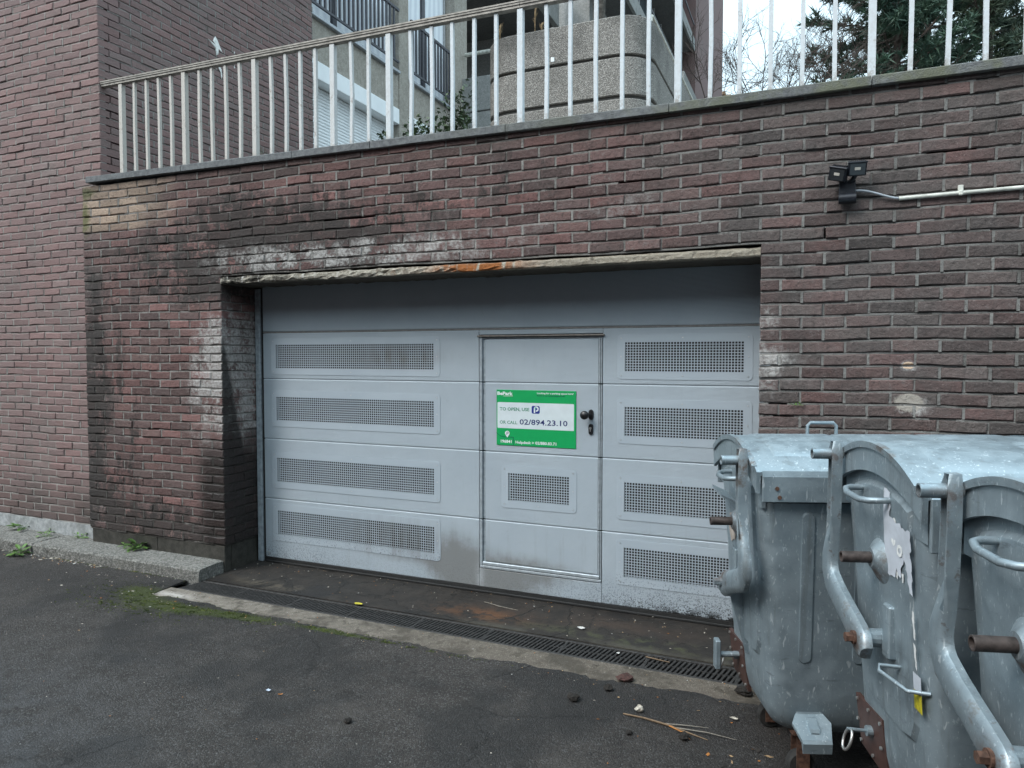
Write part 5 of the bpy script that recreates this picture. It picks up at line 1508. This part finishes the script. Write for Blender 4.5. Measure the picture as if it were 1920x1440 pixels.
# pines
def pine_mat(name, a, b_, dead):
    m = M(name); n = m.noise(1.1, 4, .6); q = m.noise(9, 3)
    c = m.mix(n.ss(.38, .62), a, b_); c = m.mix((q.ss(.60, .70) * n.ss(.4, .65)) * .85, c, dead); return m.fin(c, .6)
MAT['pine'] = pine_mat('pine_needles', (.030, .066, .048), (.070, .128, .085), (.105, .062, .032))
MAT['pine2'] = pine_mat('pine_needles_brownish', (.034, .062, .045), (.078, .112, .070), (.12, .068, .035))
MAT['pbark'] = plain('pine_bark', (.065, .050, .042), .95, 0, .4, 12, .01)
def pine(loc, label, zc0, zc1, rmax, seed, mat, ntw, clip=None):
    t = thing('pine_tree', loc, label, 'tree', 0, 'pine trees beyond the terrace'); rg = random.Random(seed)
    tr = MB(); H = zc1
    pts = []; rad = []
    for k in range(16):
        q = k / 15; pts.append(Vector((.18 * math.sin(q * 4 + seed), .15 * math.cos(q * 3), q * H))); rad.append(.17 * (1 - q) + .03)
    tr.tube(pts, rad, 9)
    def tp(z):
        q = z / H * 15; i = min(14, int(q)); return pts[i] + (pts[i + 1] - pts[i]) * (q - i)
    cr = MB()
    def tuft(p, d, s_):
        for j in range(16):
            e = (d * .8 + Vector((rg.gauss(0, .75), rg.gauss(0, .75), rg.gauss(.12, .62)))).normalized(); l = s_ * rg.uniform(.7, 1.15)
            sd = e.cross(Vector((rg.gauss(0, 1), rg.gauss(0, 1), rg.gauss(0, 1)))).normalized() * s_ * .075
            o = p + d * rg.uniform(-.4, .4) * s_
            cr.add([o - sd, o + sd, o + e * l], [(0, 1, 2)])
    for k in range(ntw):
        z = zc0 + (zc1 - zc0) * (k + rg.random()) / ntw; a = k * 2.4 + rg.gauss(0, .5)
        q = (z - zc0) / (zc1 - zc0); L_ = rmax * (1 - .72 * q ** 1.6) * rg.uniform(.55, 1.12) * (.8 + .2 * min(1, q * 6))
        p = tp(z); d = Vector((math.cos(a), math.sin(a), rg.gauss(.12, .15))).normalized(); bp = [p]; n = 7
        for j in range(n):
            d = (d + Vector((rg.gauss(0, .11), rg.gauss(0, .11), rg.gauss(.035, .08)))).normalized(); p = p + d * L_ / n; bp.append(p)
            if j >= 2:
                for s2 in range(3):
                    e = (d + Vector((rg.gauss(0, .75), rg.gauss(0, .75), rg.gauss(.05, .4)))).normalized(); l2 = L_ * rg.uniform(.14, .34); p2 = p + e * l2
                    tr.tube([p, p + e * l2 * .5 + Vector((0, 0, -.01)), p2], [.014, .010, .005], 4, cap=False)
                    for w_ in (.45, .75, 1.0): tuft(p + e * l2 * w_ + Vector((rg.gauss(0, .04), rg.gauss(0, .04), rg.gauss(0, .03))), e, rg.uniform(.22, .36))
        tr.tube(bp, [.042 * (1 - j / (n + 1)) + .006 for j in range(n + 1)], 5, cap=False)
    tr.obj('trunk', MAT['pbark'], t); cr.obj('crown', mat, t)
pine((6.35, 21, 3.1), 'dense dark green pine whose leftmost branches reach into open sky', 6.6, 14.5, 2.35, 5, MAT['pine'], 74)
pine((9.0, 22, 3.1), 'brownish pine with a forked trunk at the upper right corner', 7.0, 15.0, 2.5, 11, MAT['pine2'], 60)
pine((8.0, 27, 3.1), 'paler brown-tipped pine standing between and behind the two nearer pines', 8.2, 17.5, 2.6, 23, MAT['pine2'], 56)
# hedge foliage low behind the coping
# chimney stack and flue pipes on far roofs
HL = (-.9, 41, 3.1)
house = thing('distant_house', HL, 'distant house roof with an orange brick chimney just above the coping', 'house')
b = MB(); b.box(-6, 5, 41.2, 47, 3.1, 15.2); off(b, HL).obj('wall', MAT['tbrick'], house)
b = MB(); b.ring_loft([[(-6.2, 40.9, 15.2), (-6.2, 47.3, 15.2), (-6.2, 44, 16.9)], [(5.2, 40.9, 15.2), (5.2, 47.3, 15.2), (5.2, 44, 16.9)]]); rf = off(b, HL).obj('roof', plain('roof_tiles', (.08, .06, .055), .8), house, fixn=True)
MAT['orange'] = plain('orange_brick', (.30, .20, .13), .9, 0, .2, 8)
b = MB(); b.box(-1.35, -.62, 41.6, 42.3, 15.0, 17.75, bev=.02); b.box(-1.45, -.95, 41.5, 42.4, 17.75, 17.95, bev=.02); off(b, HL).obj('chimney', MAT['orange'], rf)
for k, (x, h) in enumerate(((-2.52, 17.75), (-2.34, 17.9), (-2.16, 17.85), (-1.98, 17.7))):
    b = MB(); b.tube([(x, 41.8, 15.0), (x, 41.8, h)], .065, 8); off(b, HL).obj('flue_pipe', MAT['pvc'], rf)

# ---------------------------------------------------------------- weeds, moss and litter
MAT['weed'] = foliage('fresh_weed_leaf', (.05, .105, .02), (.10, .19, .04), .5)
def weed(x, y, z, n, s_, label, spread=.05):
    b = MB(); rgw = random.Random(int(x * 1000) & 0xffff)
    for k in range(n):
        a = rgw.uniform(0, 6.28); el = rgw.uniform(.25, 1.1); d = Vector((math.cos(a) * math.cos(el), math.sin(a) * math.cos(el), math.sin(el)))
        p = Vector((rgw.gauss(0, spread * .25), rgw.gauss(0, spread * .25), 0)); st_ = s_ * rgw.uniform(.5, 1.2)
        b.tube([p, p + d * st_ * .6], [.0012, .0008], 3, cap=False)
        q = p + d * st_ * .6; e = (d + Vector((0, 0, -.5))).normalized(); sd = e.cross(Vector((0, 0, 1))).normalized(); w_ = st_ * rgw.uniform(.16, .26); l = st_ * .8
        nn = sd.cross(e)
        vs = [q, q + e * l * .3 + sd * w_ * .8 + nn * w_ * .25, q + e * l * .7 + sd * w_ * .8 + nn * w_ * .2, q + e * l, q + e * l * .7 - sd * w_ * .8 + nn * w_ * .2, q + e * l * .3 - sd * w_ * .8 + nn * w_ * .25, q + e * l * .5]
        b.add(vs, [(0, 1, 6), (1, 2, 6), (2, 3, 6), (3, 4, 6), (4, 5, 6), (5, 0, 6)])
    o = tag(b.obj('weed', MAT['weed']), label, 'weed', 'weeds along the kerb'); o.location = (x, y, z)
weed(-2.62, .055, .097, 22, .095, 'bright green weed growing against the pale rendered wall foot')
weed(-2.28, .05, .097, 9, .05, 'tiny weed sprig on the kerb joint by the rendered foot')
weed(-2.16, -.05, .097, 14, .055, 'low weed growing out of the open joint of the kerb slabs')
weed(-1.83, .04, .097, 14, .065, 'small pale weed at the foot of the rendered wall near the pillar')
weed(-1.20, -.005, .097, 9, .05, 'small weed with few leaves at the dark plinth, left of the bushy one')
weed(-1.035, -.015, .097, 44, .085, 'bushy green weed growing at the dark pillar plinth')
weed(-2.12, -.31, .002, 34, .085, 'weed with yellowing leaves growing in front of the kerb on asphalt', .12)
weed(4.149, -.008, 1.462, 12, .028, 'tiny green weed sprouting from a mortar gap above the waste containers')

# moss tufts on the asphalt
rg = random.Random(77); b = MB()
for k in range(15000):
    c = rg.choice(((-.28, -.58, .33, .13), (.25, -.70, .42, .06), (.75, -.66, .25, .04), (1.45, -.645, .40, .022), (-.1, -.83, .4, .10), (-1.0, -.27, .6, .02), (2.0, -.67, .3, .012)))
    x, y = rg.gauss(c[0], c[2] * .7), rg.gauss(c[1], c[3] * .75)
    if math.sin(x * 23 + 3 * math.sin(y * 31)) * math.sin(y * 27 + 2 * math.sin(x * 17)) + rg.gauss(0, .35) < .15: continue
    if x < -.18 and y > -.245 or x > -.22 and y > edge_y(x) - .004: continue
    s_ = rg.uniform(.003, .0085); a = rg.uniform(0, 6.28); h = rg.uniform(.002, .007)
    b.add([(x + s_ * math.cos(a), y + s_ * math.sin(a), .0005), (x - s_ * math.cos(a), y - s_ * math.sin(a), .0005), (x + rg.gauss(0, .002), y + rg.gauss(0, .002), h)], [(0, 1, 2)])
tag(b.obj('moss', foliage('moss_green', (.040, .058, .010), (.085, .105, .018), .9)), kind='stuff')

def bit_mat(n, c): return plain(n, c, .85, 0, .25, 90)
LM = [bit_mat('pale_litter', (.42, .38, .32)), bit_mat('tan_litter', (.30, .20, .11)), bit_mat('orange_litter', (.33, .13, .03)), bit_mat('white_litter', (.45, .44, .42)), bit_mat('dark_litter', (.022, .018, .015))]
rg = random.Random(99); b = MB()
def scatter(n, fx, sizes, weights, zf):
    for _ in range(n):
        x, y = fx(); z = zf(x, y)
        if z is None: continue
        l = rg.uniform(*sizes); w_ = l * rg.uniform(.12, .8); a = rg.uniform(0, 6.28); ca, sa = math.cos(a), math.sin(a); q = [(-l, -w_ * .3), (l * .3, -w_), (l, w_ * .2), (-l * .2, w_)]
        b.add([(x + u * ca - v * sa, y + u * sa + v * ca, z + .0018 + rg.uniform(0, .004)) for u, v in q], [(0, 1, 2, 3)], rg.choices(range(5), weights)[0])
zy = lambda x, y: .0 if (y < -.24 and (x < -.2 or y < edge_y(x) - .01)) else None
scatter(700, lambda: (rg.uniform(-3.2, 4.2), rg.uniform(-3.0, -.3)), (.0012, .003), (6, 2, 1, 0, 4), zy)
scatter(260, lambda: (rg.uniform(-.1, 4.3), rg.uniform(-.72, -.60)), (.002, .006), (2, 3, 1, 0, 8), zy)
scatter(200, lambda: (rg.uniform(-.1, 4.3), rg.uniform(.20, .365)), (.002, .007), (3, 3, 1, .5, 6), lambda x, y: .005)
scatter(300, lambda: (rg.uniform(-3.2, 4.2), rg.uniform(-3.0, -.3)), (.002, .0055), (5, 3, 2, .8, 3), zy)
scatter(150, lambda: (rg.uniform(-.1, 4.2), rg.uniform(-.18, .36)), (.003, .009), (5, 3, 1.5, 2, 3), lambda x, y: .005)
scatter(120, lambda: (rg.uniform(-.1, 4.2), rg.uniform(-.55, -.42)), (.0025, .007), (4, 3, 2, 1, 4), lambda x, y: -.002)
scatter(150, lambda: (rg.gauss(-1.75, .45), -.25 - abs(rg.gauss(0, .05))), (.005, .018), (6, 4, 2, 1.5, 3), zy)
scatter(90, lambda: (rg.gauss(-.2, .5), -.25 - abs(rg.gauss(0, .35))), (.004, .012), (6, 3, 1.5, 2, 1), zy)
scatter(70, lambda: (rg.gauss(4.2, .2), rg.gauss(-1.3, .2)), (.006, .022), (.4, 3, 1.5, .0, 8), zy)
scatter(22, lambda: (rg.gauss(3.6, .3), rg.gauss(-.9, .2)), (.004, .010), (2, 2, 3, .6, 4), zy)
scatter(60, lambda: (rg.uniform(-3.2, -.2), rg.uniform(-.2, .05)), (.003, .008), (4, 3, 1, 2, 2), lambda x, y: .098)
tag(b.obj('leaf_litter', LM), kind='stuff')

def lump(x, y, r, mat, name, label, cat, z=0.0, flatten=.6, seed=1):
    rgl = random.Random(seed); b = MB(); rings = []
    for i in range(1, 6):
        ph = math.pi * i / 6; rings.append([(r * math.sin(ph) * math.cos(2 * math.pi * k / 9) * rgl.uniform(.7, 1.25), r * math.sin(ph) * math.sin(2 * math.pi * k / 9) * rgl.uniform(.7, 1.25), flatten * r * (1 - math.cos(ph)) * rgl.uniform(.85, 1.15)) for k in range(9)])
    b.ring_loft(rings); o = tag(b.obj(name, mat, fixn=True), label, cat); o.location = (x, y, z); return o
soil = plain('black_soil', (.014, .011, .009), .95, 0, .4, 80, .004)
lump(2.216, -1.536, .020, soil, 'dirt_lump', 'black dirt lump alone on the open asphalt in the left foreground', 'dirt lump', seed=2)
lump(3.133, -.91, .030, soil, 'dirt_lump', 'largest black dirt lump on the asphalt in front of the drain', 'dirt lump', seed=3)
lump(3.265, -.736, .024, soil, 'dirt_lump', 'small dark dirt lump beside the reddish leaf heap on the asphalt', 'dirt lump', seed=4)
lump(3.319, -.588, .045, plain('reddish_leaf_heap', (.050, .022, .018), .9, 0, .4, 60, .004), 'leaf_heap', 'dark reddish clump of leaves on the concrete drain edge', 'leaf clump', flatten=.35, seed=5)
lump(3.705, -1.06, .024, soil, 'dirt_lump', 'black dirt lump under the broken dry twig', 'dirt lump', seed=6)
lump(3.47, -1.12, .016, soil, 'dirt_lump', 'smallest dirt lump between the twig and the picture bottom', 'dirt lump', seed=7)
lump(3.92, -.50, .045, soil, 'dirt_lump', 'dark dirt heap on the end of the drain grate by the containers', 'dirt lump', flatten=.4, seed=8)
lump(3.466, -.895, .021, LM[0], 'foam_piece', 'crumpled white foam piece at the end of the dry twig', 'foam piece', flatten=.75, seed=9)
def scrap(x, y, z, l, w_, mat, name, label, cat, rot=0):
    b = MB(); rgs = random.Random(int(l * 9999)); pts = []
    for k in range(9): a = 2 * math.pi * k / 9; pts.append((l * math.cos(a) * rgs.uniform(.75, 1.1), w_ * math.sin(a) * rgs.uniform(.75, 1.1)))
    top = [(a, c, .006 + rgs.uniform(0, .006)) for a, c in pts]; b.add([(0, 0, .004)] + top, [(0, 1 + k, 1 + (k + 1) % 9) for k in range(9)])
    o = tag(b.obj(name, mat), label, cat); o.location = (x, y, z); o.rotation_euler = (0, 0, rot)
scrap(2.895, -.013, .006, .028, .018, LM[3], 'paper_scrap', 'white paper scrap on the stained apron before the wicket door', 'paper scrap')
scrap(1.338, -.20, .006, .034, .016, plain('yellow_leaf', (.42, .36, .03), .7), 'fallen_leaf', 'bright yellow leaf lying at the back edge of the drain grate', 'leaf')
scrap(1.651, -1.44, .002, .016, .013, plain('pale_blue_scrap', (.34, .38, .45), .7), 'paper_scrap', 'pale blue paper scrap on the open asphalt', 'paper scrap')
scrap(1.738, -1.452, .002, .016, .006, LM[2], 'fallen_leaf', 'orange leaf piece beside the pale blue scrap', 'leaf', .6)
scrap(3.897, -.797, .002, .022, .014, LM[0], 'paper_scrap', 'grey paper scrap on asphalt near the far waste container', 'paper scrap')
scrap(3.20, -.28, .0, .014, .010, LM[3], 'paper_scrap', 'small white scrap caught on the drain grate bars', 'paper scrap')
scrap(-2.42, -.36, .002, .07, .035, LM[0], 'paper_scrap', 'pale crumpled leaf scrap left of the yellowing weed', 'leaf')
def twig(name, pts, rad, mat, label):
    b = MB(); b.tube(pts, rad, 5); o = tag(b.obj(name, mat), label, 'twig'); return o
tw_m = bit_mat('dry_twig', (.15, .10, .06)); tw_g = bit_mat('grey_twig', (.17, .15, .125))
tg = thing('broken_twig', (3.6, -.98, 0), 'long dry split twig with orange broken ends lying on the asphalt', 'twig')
b = MB(); b.tube([(3.40, -.955, .006), (3.50, -.96, .008), (3.62, -.985, .010), (3.72, -1.01, .006), (3.81, -1.035, .004)], [.004, .005, .0055, .004, .002], 5); off(b, (3.6, -.98, 0)).obj('stem', tw_m, tg)
for q, m_ in (([(3.60, -.98, .010), (3.70, -.955, .010), (3.80, -.93, .006)], tw_g), ([(3.66, -.995, .010), (3.80, -.985, .012), (3.93, -.985, .005)], tw_g), ([(3.62, -.985, .010), (3.70, -1.03, .012), (3.735, -1.06, .004)], LM[2])):
    b = MB(); b.tube(q, [.0035, .003, .0012], 4); off(b, (3.6, -.98, 0)).obj('side_shoot', m_, tg)
twig('dry_stick', [(3.36, -.262, .004), (3.50, -.285, .004)], [.004, .003], tw_m, 'short straight straw-coloured stick lying across the drain grate')
twig('dry_stick', [(2.12, .19, .008), (2.25, .15, .008), (2.40, .13, .007)], [.0025, .003, .002], tw_g, 'thin pale stick on the apron below the wicket door')
